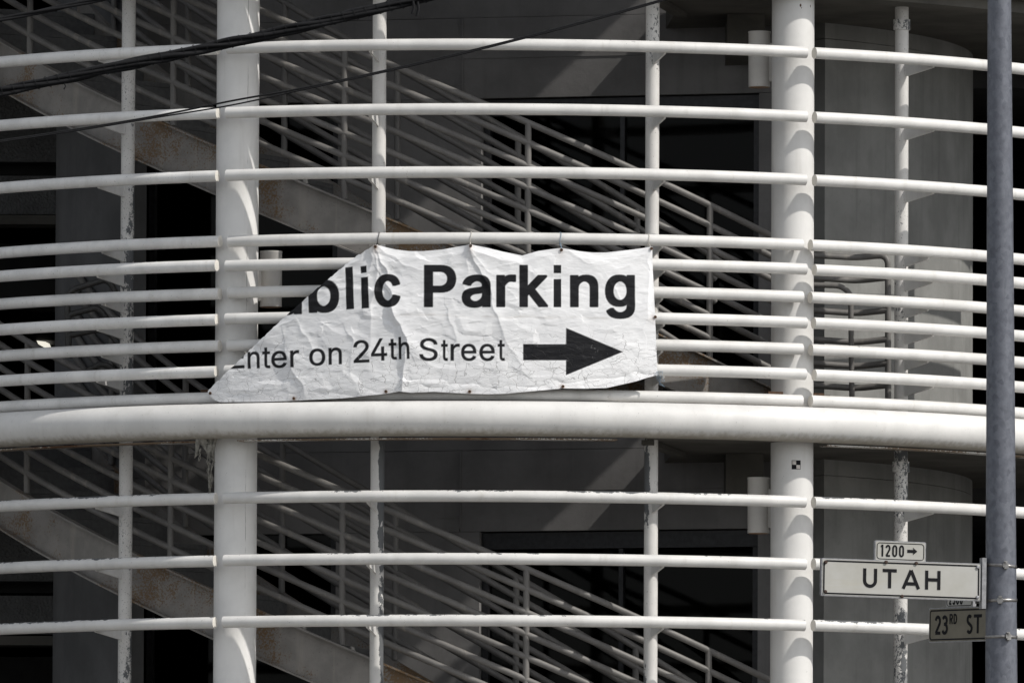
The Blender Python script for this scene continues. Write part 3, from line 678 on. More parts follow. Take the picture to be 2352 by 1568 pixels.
TOP = [(478, 899), (482, 893), (500, 876), (540, 838), (572, 806), (600, 781), (650, 733), (700, 690), (720, 672), (745, 650), (790, 612), (815, 592), (835, 580), (864, 563), (885, 568), (907, 573), (940, 577), (971, 577), (1017, 573), (1050, 567), (1081, 562), (1121, 570), (1150, 577), (1175, 582), (1199, 587), (1234, 577), (1262, 573), (1288, 570), (1331, 577), (1360, 580), (1391, 580), (1454, 573), (1496, 567)]
BOT = [(478, 902), (486, 912), (494, 919), (505, 923), (600, 922.5), (676, 920), (784, 914.5), (840, 909), (887, 904), (917, 899), (944, 902), (997, 899.5), (1040, 902), (1077, 904), (1120, 905), (1161, 904), (1225, 898), (1291, 892), (1340, 892.5), (1384, 891), (1447, 876), (1474, 867), (1496, 862)]
NX, NV = 820, 286
sx = np.linspace(478, 1496, NX); vv = np.linspace(0, 1, NV)
ty = np.interp(sx, [p[0] for p in TOP], [p[1] for p in TOP]); by = np.interp(sx, [p[0] for p in BOT], [p[1] for p in BOT])
ragged = (vnoise(sx / 5.0, sx * 0 + 3, 5) - .5) * 3.0 * (sx < 850)
ty = ty + ragged
PY = ty[None, :] + (by - ty)[None, :] * vv[:, None]
PX = np.repeat(sx[None, :], NV, 0)
sm01 = lambda t: np.clip(t, 0, 1) ** 2 * (3 - 2 * np.clip(t, 0, 1))
PX = PX + 12 * ((PY - 567) / 295) * sm01((PX - 1250) / 246)
def seg_dist(x, y, a, b):
    ax, ay, bx, by_ = a[0], a[1], b[0], b[1]; L2 = (bx - ax) ** 2 + (by_ - ay) ** 2
    t = np.clip(((x - ax) * (bx - ax) + (y - ay) * (by_ - ay)) / L2, 0, 1)
    dx, dy = x - ax - t * (bx - ax), y - ay - t * (by_ - ay)
    side = (bx - ax) * dy - (by_ - ay) * dx
    return np.hypot(dx, dy), t, np.sign(side)
wx = PX + (vnoise(PX / 26, PY / 26, 21) - .5) * 16; wy = PY + (vnoise(PX / 26, PY / 26, 22) - .5) * 16
D = np.zeros_like(PX)
def fold(pts, amp, w, asym=0.0, taper=True):
    """crease along a polyline; asym<0 / >0 makes one flank steep"""
    global D
    best = np.full(PX.shape, 1e9); bs = np.zeros(PX.shape); bt = np.zeros(PX.shape)
    for i in range(len(pts) - 1):
        d, t, s = seg_dist(wx, wy, pts[i], pts[i + 1])
        m = d < best
        best = np.where(m, d, best); bs = np.where(m, s, bs); bt = np.where(m, (i + t) / (len(pts) - 1), bt)
    ww = w * np.where(bs > 0, 1 + asym, 1 - asym)
    p = np.exp(-best / ww) if True else 0
    if taper: p = p * np.clip(1.15 - bt * .75, 0, 1)
    D = D + amp * .58 * p
# pulls radiating from the tied grommets, and the long drapery folds
fold([(864, 563), (862, 640), (852, 720), (848, 800)], .020, 16, .3)
fold([(864, 563), (835, 640), (828, 715)], .016, 10, -.3)
fold([(864, 563), (884, 620), (905, 700), (925, 770), (940, 800)], .020, 15, -.5)
fold([(864, 563), (930, 610), (1000, 628)], .010, 10, .2)
fold([(905, 705), (925, 745), (938, 800), (930, 850), (922, 900)], .034, 24, -.66, False)
fold([(1081, 562), (1098, 610), (1120, 655), (1140, 735), (1165, 800), (1205, 850)], .020, 15, -.5)
fold([(1081, 562), (1070, 640), (1068, 700)], .010, 12, .2)
fold([(1081, 562), (1150, 600), (1200, 612), (1240, 640)], .011, 11, .2)
fold([(1081, 562), (1120, 620), (1190, 690)], .009, 9, .2)
fold([(1288, 570), (1270, 620), (1262, 690)], .006, 12, 0)
fold([(1288, 570), (1340, 600), (1400, 610)], .006, 10, 0)
fold([(1496, 567), (1484, 660), (1480, 760)], .012, 13, .5)
fold([(1496, 567), (1440, 610), (1380, 640)], .006, 11, 0)
fold([(660, 815), (668, 850), (690, 880), (705, 915)], .016, 15, -.6, False)
fold([(800, 770), (815, 800), (812, 860)], .010, 10, -.4)
fold([(735, 740), (760, 762), (790, 775)], .008, 9, .2)
fold([(690, 745), (720, 800), (735, 850)], .010, 16, .3)
fold([(1030, 720), (1042, 780), (1035, 850)], .009, 12, -.4)
fold([(1400, 640), (1430, 700), (1480, 716)], .006, 9, .2)
fold([(600, 790), (680, 720), (770, 640), (850, 575)], .013, 10, 0, False)
fold([(500, 905), (620, 905), (760, 900), (880, 893)], -.006, 10, 0, False)
fold([(930, 885), (1060, 888), (1180, 886), (1350, 872), (1480, 855)], -.009, 9, .3, False)
X_, Y_ = PX, PY
lo = 1.0 - .35 * sm01((PX - 1100) / 300)
D += lo * .0034 * facets((X_ + .25 * Y_) / 62, (Y_ - .12 * X_) / 40, 3)
D += lo * .0011 * facets(X_ / 30 + .3 * vnoise(X_ / 40, Y_ / 40, 8), (Y_ + .2 * X_) / 15, 4)
D += .00035 * facets(X_ / 22, Y_ / 7.5, 6)
D += .0017 * (np.abs(vnoise(X_ / 46, Y_ / 22, 31) - .5) * -2 + .5)
D += .012 * (vnoise(X_ / 150, Y_ / 120, 41) - .5)
D += .00035 * (np.abs(vnoise(X_ / 14, Y_ / 4.5, 51) - .5) * -2 + .5)
# the free edge between the ties falls back, the torn edge curls
scal = np.clip(1 - (PY - ty[None, :]) / 16, 0, 1)
D -= .010 * scal * (np.abs(np.sin((PX - 864) / 210 * np.pi)) * (PX > 864))
D = np.clip(D + .012, .0035, .075)
endf = sm01((PX - 476) / 40)
D = D * endf + .006 * (1 - endf)
# keep the bottom hem on top of the big beam
hug = sm01((PY - 895) / 30)
D = D * (1 - .7 * hug)
r0 = R_OUT + PIPE + .004
# sight lines of the survey to the drum of radius r0, then push outwards along the radius
u, v = (PX - CX) / F_PX, (PY - CY) / F_PX
dx, dy, dz = [FW[i] + RT[i] * u - UP[i] * v for i in range(3)]
a = dx * dx + dy * dy; b = CAM.x * dx + CAM.y * dy; c = CAM.x ** 2 + CAM.y ** 2 - r0 * r0
t = (-b - np.sqrt(b * b - a * c)) / a
BX, BY, BZ = CAM.x + dx * t, CAM.y + dy * t, CAM.z + dz * t
rad = np.hypot(BX, BY); BX, BY = BX * (1 + D / rad), BY * (1 + D / rad)
# ---- print
INK = np.zeros_like(PX)
def ink_poly(loops, oh=0.0, ov=0.0):
    """ink inside loops (non-zero winding), swollen by oh, ov pixels"""
    allp = np.concatenate(loops); m = 6
    sel = (PX > allp[:, 0].min() - m) & (PX < allp[:, 0].max() + m) & (PY > allp[:, 1].min() - m) & (PY < allp[:, 1].max() + m)
    x, y = PX[sel], PY[sel]
    wind = np.zeros(x.shape); dist = np.full(x.shape, 1e9); kx = (ov / oh) if oh > 0 else 1.0
    for l in loops:
        q = np.roll(l, -1, 0)
        for (ax, ay), (bx, by_) in zip(l, q):
            if abs(ax - bx) + abs(ay - by_) < 1e-9: continue
            up = (ay <= y) & (by_ > y); dn = (ay > y) & (by_ <= y)
            cr = (bx - ax) * (y - ay) - (x - ax) * (by_ - ay)
            wind += (up & (cr > 0)).astype(float) - (dn & (cr < 0))
            L2 = ((bx - ax) * kx) ** 2 + (by_ - ay) ** 2
            t_ = np.clip(((x - ax) * kx * (bx - ax) * kx + (y - ay) * (by_ - ay)) / L2, 0, 1)
            ex, ey = (x - ax - t_ * (bx - ax)) * kx, y - ay - t_ * (by_ - ay)
            dist = np.minimum(dist, (ex ** 4 + ey ** 4) ** .25)
    ins = wind != 0
    s = np.where(ins, -dist, dist) - ov
    s = np.where(ins & (dist > .8), -9, s)
    INK[sel] = np.maximum(INK[sel], np.clip(.5 - s / 1.1, 0, 1))
def glyph(ch, x0, x1, base, cap, oh=0.0, ov=0.0, slope=0.0, lean=0.0):
    L = G[ch]; xs = np.concatenate([l[:, 0] for l in L]); mn, mx = xs.min(), xs.max()
    kx = (x1 - x0 - 2 * oh) / (mx - mn); ky = (cap - 2 * ov) / 509.0
    out = []
    for l in L:
        X = x0 + oh + (l[:, 0] - mn) * kx; H_ = l[:, 1] * ky
        Y = base - ov - H_ - slope * (X - x0); out.append(np.stack([X - lean * H_, Y], 1))
    ink_poly(out, oh, ov)
BO = dict(oh=4.6, ov=3.2)
CAPB = 97.5
for ch, x0, x1, base in (('P', 973.6, 1048, 706), ('a', 1060, 1127, 706), ('r', 1139, 1185, 706), ('k', 1192, 1258, 706), ('n', 1308, 1373.5, 706), ('g', 1388, 1457, 706)): glyph(ch, x0, x1, base, CAPB, **BO)
glyph('c', 861, 921, 706, CAPB, slope=.03, lean=.02, **BO)
glyph('b', 710.5, 781, 719.5, CAPB, slope=.05, lean=.02, **BO)
glyph('u', 632, 695.5, 725, CAPB, slope=.05, lean=.02, **BO)
pl = lambda *p: np.array(p, float)
ink_poly([pl((794.3, 615), (811, 612.5), (814.3, 710), (796.2, 711.6))])
ink_poly([pl((830, 638), (846.2, 636), (848.8, 708), (831.7, 709.4))])
ink_poly([pl((828.8, 612.6), (842.6, 610.5), (843.6, 626.5), (829.8, 628.6))])
ink_poly([pl((1270.6, 641), (1288, 641), (1288, 706), (1270.6, 706))]); ink_poly([pl((1270.6, 609), (1288, 609), (1288, 628), (1270.6, 628))])
CAPR = 51.5; RG = dict(oh=.9, ov=.75)
for ch, x0, x1, base in (('E', 530.5, 563, 847), ('n', 570, 597.5, 847), ('t', 603, 622, 846), ('e', 623.7, 660.7, 845.5), ('r', 668.5, 689, 844), ('o', 711.5, 748.5, 840.5), ('n', 755.5, 786.3, 838), ('2', 813, 849.5, 834), ('4', 853, 890, 829.5), ('t', 893.5, 912.5, 826.5), ('h', 916.5, 941.8, 825.7)):
    glyph(ch, x0, x1, base, CAPR, slope=.045, lean=.015, **RG)
for ch, x0, x1, base in (('S', 963.5, 1005.5, 828.6), ('t', 1013, 1029, 828.6), ('r', 1034.5, 1056, 828.6), ('e', 1058.5, 1094, 828.6), ('e', 1100.5, 1136, 828.6), ('t', 1142.5, 1159.5, 828.6)):
    glyph(ch, x0, x1, base, CAPR, **RG)
ink_poly([pl((1200.6, 790.3), (1299, 790.3), (1299, 753), (1429.5, 808), (1299, 861.6), (1299, 827.6), (1200.6, 827.6))])
# grime along a seam across the sheet, and how far the vinyl has cracked
SEAM = np.exp(-np.abs(PY - 727 - .012 * (PX - 1100) - 6 * (vnoise(PX / 40, PY * 0, 61) - .5)) / 2.2) * sm01((PX - 860) / 80) * vnoise(PX / 18, PY / 18, 62)
WEAR = np.clip(sm01((PY - 690) / 210) * .8 + .5 * sm01((760 - PX) / 200) * sm01((PY - 830) / 60) + .35 * SEAM + .25 * (vnoise(PX / 70, PY / 50, 63) - .4), 0, 1)
RUST = np.zeros_like(PX)
for gx_, gy_, st_ in ((864, 568, 1), (1081, 566, .8), (1288, 575, .5), (1498, 728, .5), (1291, 888, .8), (1078, 899, .8), (887, 899, .5), (676, 915, .8)):
    dy_ = PY - gy_; RUST = np.maximum(RUST, st_ * np.exp(-np.hypot(PX - gx_, np.where(dy_ > 0, dy_ * .45, dy_)) / 4.2))
me = bpy.data.meshes.new('parking_banner')
nv = NX * NV
co = np.stack([BX.ravel(), BY.ravel(), BZ.ravel()], 1)
bb = np.array([0.0, -(R_OUT + .05), float(BZ.min())]); co = co - bb
idx = np.arange(nv).reshape(NV, NX)
q = np.stack([idx[1:, :-1], idx[1:, 1:], idx[:-1, 1:], idx[:-1, :-1]], -1).reshape(-1, 4)
me.vertices.add(nv); me.vertices.foreach_set('co', co.ravel())
me.loops.add(q.size); me.loops.foreach_set('vertex_index', q.ravel().astype(np.int32))
me.polygons.add(len(q)); me.polygons.foreach_set('loop_start', (np.arange(len(q)) * 4).astype(np.int32))
me.polygons.foreach_set('use_smooth', np.ones(len(q), bool))
me.update(calc_edges=True); me.validate()
for nm, arr in (('ink', INK), ('wear', WEAR), ('seam', SEAM), ('rust', RUST)):
    at = me.attributes.new(nm, 'FLOAT', 'POINT'); at.data.foreach_set('value', arr.ravel().astype(np.float32))
k = Mat('cracked_banner_vinyl')
ink = k.n('Attribute', attribute_name='ink', out=2); wear = k.n('Attribute', attribute_name='wear', out=2); sea = k.n('Attribute', attribute_name='seam', out=2)
def edge(co_, scale): return k.n('TexVoronoi', {'Vector': co_, 'Scale': scale}, feature='DISTANCE_TO_EDGE')
nz = k.t.nodes.new('ShaderNodeTexNoise'); nz.inputs['Scale'].default_value = 9; nz.inputs['Detail'].default_value = 5; k.t.links.new(k.co, nz.inputs['Vector'])
off = k.n('VectorMath', {0: nz.outputs['Color'], 1: (.5, .5, .5)}, operation='SUBTRACT')
offs_ = k.n('VectorMath', {0: off, 1: (.10, .10, .10)}, operation='MULTIPLY')
cw = k.n('VectorMath', {0: k.co, 1: offs_}, operation='ADD')
c1 = edge(k.stretch(1, 1, 2.1, cw), 9.0); c2 = edge(k.stretch(1, 1, 1.8, cw), 22.0)
patch = k.noise(6, 4, 0.6)
m1 = k.math('MULTIPLY', k.step(c1, 0.020, 0.006), k.step(k.math('ADD', k.math('MULTIPLY', wear, .8), k.math('MULTIPLY', patch, .6)), 0.48, 0.72))
m2 = k.math('MULTIPLY', k.step(c2, 0.035, 0.012), k.step(k.math('ADD', k.math('MULTIPLY', wear, .7), k.math('MULTIPLY', k.noise(9, 4, .6), .7)), 0.72, 0.92))
cr = k.math('MAXIMUM', m1, k.math('MULTIPLY', m2, .4))
white = k.mix(k.step(k.noise(4, 5, .6), .35, .65), (0.82, 0.82, 0.83), (0.88, 0.88, 0.885))
white = k.mix(k.math('MULTIPLY', cr, .48), white, (0.20, 0.195, 0.19))
white = k.mix(k.math('MULTIPLY', sea, .55), white, (0.30, 0.25, 0.19))
white = k.mix(k.math('MULTIPLY', k.n('Attribute', attribute_name='rust', out=2), .9), white, (0.25, 0.12, 0.04))
worn = k.math('MULTIPLY', k.step(c2, 0.022, 0.008), k.step(k.noise(11, 5, .65), .60, .68))
black = k.mix(k.math('MULTIPLY', worn, .55), (0.012, 0.012, 0.014), (0.45, 0.45, 0.46))
col = k.mix(ink, white, black)
k.bump(k.math('ADD', k.math('MULTIPLY', cr, -1.0), k.math('MULTIPLY', k.noise(60, 5, .6, k.stretch(.6, .6, 2.2)), .55)), .45, .004)
me.materials.append(k.fin(col, k.math('MULTIPLY_ADD', ink, -.05, .5), 0.0, k.math('MULTIPLY_ADD', ink, -.2, .4)))
banner = bpy.data.objects.new('parking_banner', me); COL.objects.link(banner); banner.location = Vector(bb)
banner['_base'] = tuple(bb)
tag(banner, 'torn white vinyl parking banner with black lettering and arrow tied to the curved railing', 'banner')
def bpos(px, py, off=.006):
    j = int(np.argmin(np.abs(sx - px))); i = int(np.argmin(np.abs(PY[:, j] - py)))
    p = Vector((BX[i, j], BY[i, j], BZ[i, j])); n = Vector((p.x, p.y, 0)).normalized(); return p + n * off, n
def ring(c, n, r, w, name, mat, parent, fill=None):
    uu = n.cross(Vector((0, 0, 1))).normalized(); vv_ = uu.cross(n)
    pts = [c + uu * (r * math.cos(2 * math.pi * i / 14)) + vv_ * (r * math.sin(2 * math.pi * i / 14)) for i in range(15)]
    m = MB().tube(pts, w, 6)
    m.add([c + n * -.001] + pts[:14], [(0, i + 1, (i + 1) % 14 + 1) for i in range(14)])
    return m.build(name, mat, parent)
for px, py in ((864, 568), (1081, 566), (1288, 575), (1493, 572), (1498, 728), (1291, 888), (1078, 899), (887, 899), (676, 915), (484, 903)):
    c, n = bpos(px, py)
    ring(c, n, .007, .003, 'grommet', MT['rusty'], banner)
z4 = z_guard[0]
for px, mt in ((864, 'cable'), (1080, 'string_white'), (1288, 'string_blue'), (1494, 'string_white')):
    c, n = bpos(px, 566 if px < 1200 else 572); t = ang(c); rc = R_OUT - .05
    zc = z4
    pts = [pol(rc + .0405 * math.cos(a), t + .0012 * math.sin(2 * a), zc + .0405 * math.sin(a)) for a in [2 * math.pi * i / 20 for i in range(-3, 18)]]
    MB().tube([c] + [pol(rc + .052, t, zc - .03)] + pts + [c + Vector((.004, 0, 0))], .002, 6).build('tie', MT[mt], banner)
# loose blue twine where the lower right corner was tied
c, n = bpos(1493, 860)
for k_ in range(6):
    a = [c + Vector((random.uniform(-.005, .02) + .012 * j, -.01 * j, random.uniform(-.02, .02) - .012 * j * (k_ % 3))) for j in range(4)]
    MB().tube(a, .0014, 5).build('tie', MT['string_blue'], banner)

# frayed remnant of cloth under the beam beside the left column
rg = thing('torn_cloth', 'frayed pale cloth scrap hanging under the large beam beside the left column', 'cloth', on_plane(480, 1010, -4.2))
def rp(px, py, dY=0): return on_plane(px, py, -4.19 + dY)
def strip(pts, name='cloth_strip'):
    m = MB(); vs = []
    for (x, y, w) in pts:
        j = random.uniform(-.012, .012)
        vs += [rp(x - w, y, j), rp(x + w, y, j + .008), rp(x + w, y, j + .012), rp(x - w, y, j + .004)]
    n = len(pts)
    m.add(vs, [(4 * i + q_, 4 * i + (q_ + 1) % 4, 4 * i + 4 + (q_ + 1) % 4, 4 * i + 4 + q_) for i in range(n - 1) for q_ in range(4)], True)
    m.build(name, MT['rag'], rg)
strip([(455, 1004, 5), (453, 1020, 5), (452, 1035, 4), (450, 1046, 3), (446, 1052, 1)])
strip([(462, 1004, 10), (470, 1020, 9), (478, 1035, 6), (481, 1046, 3)])
strip([(488, 1003, 9), (484, 1018, 7), (482, 1030, 6), (480, 1044, 4), (477, 1052, 1.5)])
strip([(497, 1002, 4), (492, 1020, 4), (488, 1038, 3), (489, 1050, 1)])
strip([(472, 1003, 14), (472, 1010, 12), (476, 1018, 5)])
for x0, y0, x1, y1, n in ((480, 1044, 482, 1126, 3), (477, 1044, 478, 1090, 2), (489, 1040, 484, 1120, 2), (460, 1030, 457, 1058, 3), (484, 1044, 492, 1062, 3), (481, 1090, 481.5, 1132, 5)):
    for _ in range(n):
        m_ = 9; ph = random.uniform(0, 6)
        MB().tube([rp(x0 + (x1 - x0) * i / m_ + 2.2 * math.sin(ph + i * 1.1) + random.uniform(-.8, .8), y0 + (y1 - y0) * i / m_, .01 * math.sin(ph + i)) for i in range(m_ + 1)], .0022, 5).build('thread', MT['rag'], rg)

# ------------------------------------------------------------------ street pole and signs
PYL = -9.0
pb, ptp = on_plane(2299, 1568, PYL), on_plane(2294.5, 0, PYL)
dirp = (ptp - pb) / (ptp.z - pb.z)
def pole_at(z): return pb + dirp * (z - pb.z)
def pole_r(z):  return .0945 + (.0700 - .0945) * (z - pb.z) / (ptp.z - pb.z)
gz = GROUND
pole = thing('street_pole', 'grey galvanised tapered street pole at the right edge carrying the street signs', 'pole', pole_at(gz))
zs_ = [gz + (ptp.z + 2.6 - gz) * i / 14 for i in range(15)]
MB().tube([pole_at(z) for z in zs_], .09, 48, 1, rr=[pole_r(z) for z in zs_]).build('shaft', MT['galv'], pole)
b0 = pole_at(gz)
MB().box((b0.x - .2, b0.y - .2, gz), (b0.x + .2, b0.y + .2, gz + .03)).build('base_plate', MT['galv'], pole)
for i, (y, bx, tilt) in enumerate(((1297, 2309, -.02), (1377, 2296, .01), (1460.5, 2315, .0))):
    z = on_plane(2294, y, PYL - .09).z; c = pole_at(z); r = pole_r(z) + .0015
    m = MB(); vs = []
    for q_ in range(49):
        a = 2 * math.pi * q_ / 48
        zz_ = z + tilt * math.sin(a) * r * 3
        for dz_, rr_ in ((-.0085, r), (-.0085, r + .002), (.0085, r + .002), (.0085, r)): vs.append((c.x + rr_ * math.sin(a), c.y - rr_ * math.cos(a), zz_ + dz_))
    m.add(vs, [(4 * q_ + w_, 4 * q_ + (w_ + 1) % 4, 4 * q_ + 4 + (w_ + 1) % 4, 4 * q_ + 4 + w_) for q_ in range(48) for w_ in range(4)], True)
    band = m.build('band', MT['steel'], pole)
    a = math.asin((on_plane(bx, y, PYL - .09).x - c.x) / (r + .01))
    d = Vector((math.sin(a), -math.cos(a), 0)); e = Vector((math.cos(a), math.sin(a), 0)); z_b = z + tilt * math.sin(a) * r * 3
    m = MB()
    q0 = c + d * (r + .003) + Vector((0, 0, z_b - c.z))
    for (w, h, th_, dz_) in ((.017, .013, .012, 0), (.010, .024, .009, .002), (.012, .006, .02, -.014), (.006, .006, .022, .016)):
        A = [q0 + e * (sx_ * w) + Vector((0, 0, dz_ + sz_ * h)) for sx_, sz_ in ((-1, -1), (1, -1), (1, 1), (-1, 1))]
        m.prism([p + d * th_ for p in A], A)
    o = m.build('buckle', MT['steel'], band)
# stroke lettering
def arcp(cx, cy, rx, ry, a0, a1, n=14): return [(cx + rx * math.cos(R(a0 + (a1 - a0) * i / n)), cy + ry * math.sin(R(a0 + (a1 - a0) * i / n))) for i in range(n + 1)]
ST_ = {   # glyph: (advance width, strokes) with cap height 1
 'U': (.80, [[(.09, 1), (.09, .38)] + arcp(.40, .36, .31, .29, 180, 360) + [(.71, .38), (.71, 1)]]),
 'T': (.80, [[(.0, .925), (.80, .925)], [(.40, .85), (.40, 0)]]),
 'A': (1.0, [[(.06, 0), (.5, .98)], [(.5, .98), (.94, 0)], [(.22, .27), (.78, .27)]]),
 'H': (.86, [[(.08, 0), (.08, 1)], [(.78, 0), (.78, 1)], [(.155, .52), (.705, .52)]]),
 '1': (.30, [[(.18, 0), (.18, 1)], [(.02, .80), (.16, .97)]]),
 '2': (.56, [arcp(.28, .70, .21, .235, 170, -30, 14) + [(.10, .10), (.08, .075)], [(.06, .075), (.54, .075)]]),
 '3': (.56, [arcp(.27, .735, .20, .195, 155, -80, 14) + [(.20, .54)], [(.22, .535)] + arcp(.27, .30, .23, .235, 85, -155, 16)]),
 '0': (.56, [[(.07, .5)] + arcp(.28, .70, .21, .23, 180, 0, 12) + arcp(.28, .30, .21, .23, 0, -180, 12) + [(.07, .5)]]),
 'R': (.58, [[(.08, 0), (.08, 1)], [(.14, .93), (.30, .93)] + arcp(.32, .72, .19, .21, 90, -90, 10) + [(.14, .51)], [(.33, .48), (.53, 0)]]),
 'D': (.62, [[(.08, 0), (.08, 1)], [(.14, .93), (.26, .93)] + arcp(.28, .5, .25, .43, 90, -90, 14) + [(.14, .07)]]),
 'S': (.58, [arcp(.29, .735, .20, .195, 40, 250, 14) + arcp(.29, .27, .22, .205, 75, -150, 16)]),
 '>': (1.2, [[(.0, .5), (.75, .5)]]),
}
def stroke(m, pts, w, y, ox, oz, sx_, sz_):
    P_ = [Vector((ox + x * sx_, oz + z * sz_)) for x, z in pts]; n = len(P_); L, Q_ = [], []
    for i in range(n):
        a_ = (P_[i] - P_[i - 1]).normalized() if i else (P_[1] - P_[0]).normalized()
        b_ = (P_[i + 1] - P_[i]).normalized() if i < n - 1 else a_
        tn = (a_ + b_).normalized(); nn = Vector((-tn.y, tn.x)); s_ = w / 2 / max(.5, nn.dot(Vector((-a_.y, a_.x))))
        L.append(P_[i] + nn * s_); Q_.append(P_[i] - nn * s_)
    fr = [(p.x, y, p.y) for p in L + Q_]; bk = [(p.x, y + .0012, p.y) for p in L + Q_]; N = 2 * n
    fs = [(i, n + i, n + i + 1, i + 1) for i in range(n - 1)]
    fs += [(N + f[3], N + f[2], N + f[1], N + f[0]) for f in fs]
    fs += [(i, i + 1, N + i + 1, N + i) for i in range(n - 1)] + [(n + i, N + n + i, N + n + i + 1, n + i + 1) for i in range(n - 1)]
    m.add(fr + bk, fs)
def letters(text, x, z, h, w, y, parent, wid=1.0, gap=.2, weight=None):
    for ch in text:
        if ch == ' ': x += h * wid * .55; continue
        adv, st = ST_[ch]; m = MB()
        for i, s_ in enumerate(st): stroke(m, s_, w, y - .0003 * i, x, z, h * wid, h)
        m.build('lettering', MT['black'], parent, raw=True); x += adv * h * wid + gap * h
    return x
def rrect(hw, hh, r, n=6):
    pts = []
    for cx_, cz_, a0 in ((hw - r, hh - r, 0), (-hw + r, hh - r, 90), (-hw + r, -hh + r, 180), (hw - r, -hh + r, 270)): pts += [(x, z) for x, z in arcp(cx_, cz_, r, r, a0, a0 + 90, n)]
    return pts
def sign(name, label, cat, c, rotz, W, Hh, thick, face, tilt=0, border=.010, bin_=.014, frame=True):
    o = thing(name, label, cat, c, (0, tilt, rotz))
    pts = rrect(W / 2, Hh / 2, .008, 3)
    MB().prism([(x, -.002, z) for x, z in pts], [(x, thick, z) for x, z in pts]).build('panel', MT['alu'], o, raw=True)
    ins = rrect(W / 2 - .006, Hh / 2 - .006, .008, 3)
    MB().prism([(x, -.0035, z) for x, z in ins], [(x, -.0022, z) for x, z in ins]).build('face', face, o, raw=True)
    A = rrect(W / 2 - bin_, Hh / 2 - bin_, .02, 6); B = rrect(W / 2 - bin_ - border, Hh / 2 - bin_ - border, .014, 6); n = len(A)
    vs = [(x, -.005, z) for x, z in A] + [(x, -.005, z) for x, z in B] + [(x, -.0037, z) for x, z in A] + [(x, -.0037, z) for x, z in B]
    fs = [(i, (i + 1) % n, n + (i + 1) % n, n + i) for i in range(n)]
    fs += [(2 * n + i, 3 * n + i, 3 * n + (i + 1) % n, 2 * n + (i + 1) % n) for i in range(n)] + [(i, 2 * n + i, 2 * n + (i + 1) % n, (i + 1) % n) for i in range(n)] + [(n + i, n + (i + 1) % n, 3 * n + (i + 1) % n, 3 * n + i) for i in range(n)]
    MB().add(vs, fs).build('border', MT['black'], o, raw=True)
    return o
def bolt(o, x, z, r, mat):
    MB().tube([(x, -.005, z), (x, -.012, z), (x, -.014, z)], r, 10, 1, rr=[r, r, r * .6]).build('bolt', mat, o, raw=True)
RU = R(17)
YU = PYL - .11
cU = on_plane(2069, 1330, YU - .1)
WU = .955 / math.cos(RU) * (abs(YU - .1 - CAM.y) / 75.8); HU = 86 * .002577
su = sign('street_name_sign', 'large pale UTAH street name sign bolted to the street pole', 'street sign', cU, RU, WU, HU, .028, MT['sign'], R(.75), .009, .011)
hcap = .112
tw = sum(ST_[c_][0] for c_ in 'UTAH') * hcap * .97 + .31 * hcap * 3
letters('UTAH', -tw / 2 + .002, -hcap / 2 + .003, hcap, .0195, -.0056, su, .97, .31)
for x, z, mt in ((-WU / 2 + .024, HU / 2 - .024, 'bolt'), (-WU / 2 + .024, -HU / 2 + .024, 'bolt'), (WU / 2 - .022, HU / 2 - .022, 'alu'), (WU / 2 - .022, -HU / 2 + .022, 'alu'), (-.098, HU / 2 - .012, 'bolt'), (.090, HU / 2 - .012, 'bolt'), (0.004, -HU / 2 + .012, 'bolt')): bolt(su, x, z, .0105, MT[mt])
MB().box((WU / 2 + .004, -.012, -.155), (WU / 2 + .03, .036, .145)).build('bracket', MT['alu'], su, raw=True)
for z in (.10, -.10): MB().box((WU / 2 + .012, .037, z - .018), (WU / 2 + .05, .13, z + .018)).build('bracket_arm', MT['frame'], su, raw=True)
cN = on_plane(2067, 1265.5, YU - .1)
WN, HN = .318, .122
sn = sign('block_number_sign', 'small pale sign reading 1200 with arrow, on top of the UTAH sign', 'street sign', cN + Vector((0, .012, 0)), RU, WN, HN, .024, MT['sign'], R(1.0), .0045, .0115)
xe = letters('1200', -WN / 2 + .038, -.033, .070, .0105, -.0056, sn, .72, .20)
m = MB(); ax = xe + .008; y_ = -.0056
arr = [(ax, -.009 + .004), (ax + .038, -.009 + .004), (ax + .034, -.022 + .004), (ax + .062, .004), (ax + .034, .022 + .004), (ax + .038, .009 + .004), (ax, .009 + .004)]
m.prism([(x, y_, z) for x, z in arr], [(x, y_ + .0012, z) for x, z in arr]).build('arrow_mark', MT['black'], sn, raw=True)
for x in (-.065, .065): MB().box((x - .012, .0245, -HN / 2 - .05), (x + .012, .030, HN / 2 - .02)).build('strap', MT['alu'], sn, raw=True)
R3 = R(-60)
W3, H3 = .76, .205
pc = pole_at(on_plane(2200, 1440, PYL).z)
left = on_plane(2133.5, 1439, PYL + .82)
c3 = left + Vector((math.cos(R3), math.sin(R3), 0)) * (W3 / 2)
s3 = sign('street_name_sign', 'shaded 23RD ST street name sign turned edgewise, left of the pole under the UTAH sign', 'street sign', c3, R3, W3, H3, .022, MT['sign_shaded'], R(1.5), .0085, .012)
x = letters('23', -W3 / 2 + .072, -.056, .112, .019, -.0056, s3, 1.0, .14)
x = letters('RD', x + .006, .004, .060, .010, -.0056, s3, 1.0, .18)
letters('ST', x + .098, -.056, .112, .019, -.0056, s3, .98, .15)
s4c = c3 + Vector((math.cos(R3), math.sin(R3), 0)) * (-.035) + Vector((0, 0, H3 / 2 + .055))
s4 = sign('block_number_sign', 'small number sign mostly hidden behind the lower edge of the UTAH sign', 'street sign', s4c, R3, .30, .112, .02, MT['sign'], R(1.5), .0045, .009)
letters('2300', -.115, -.038, .068, .0105, -.0056, s4, .72, .2)

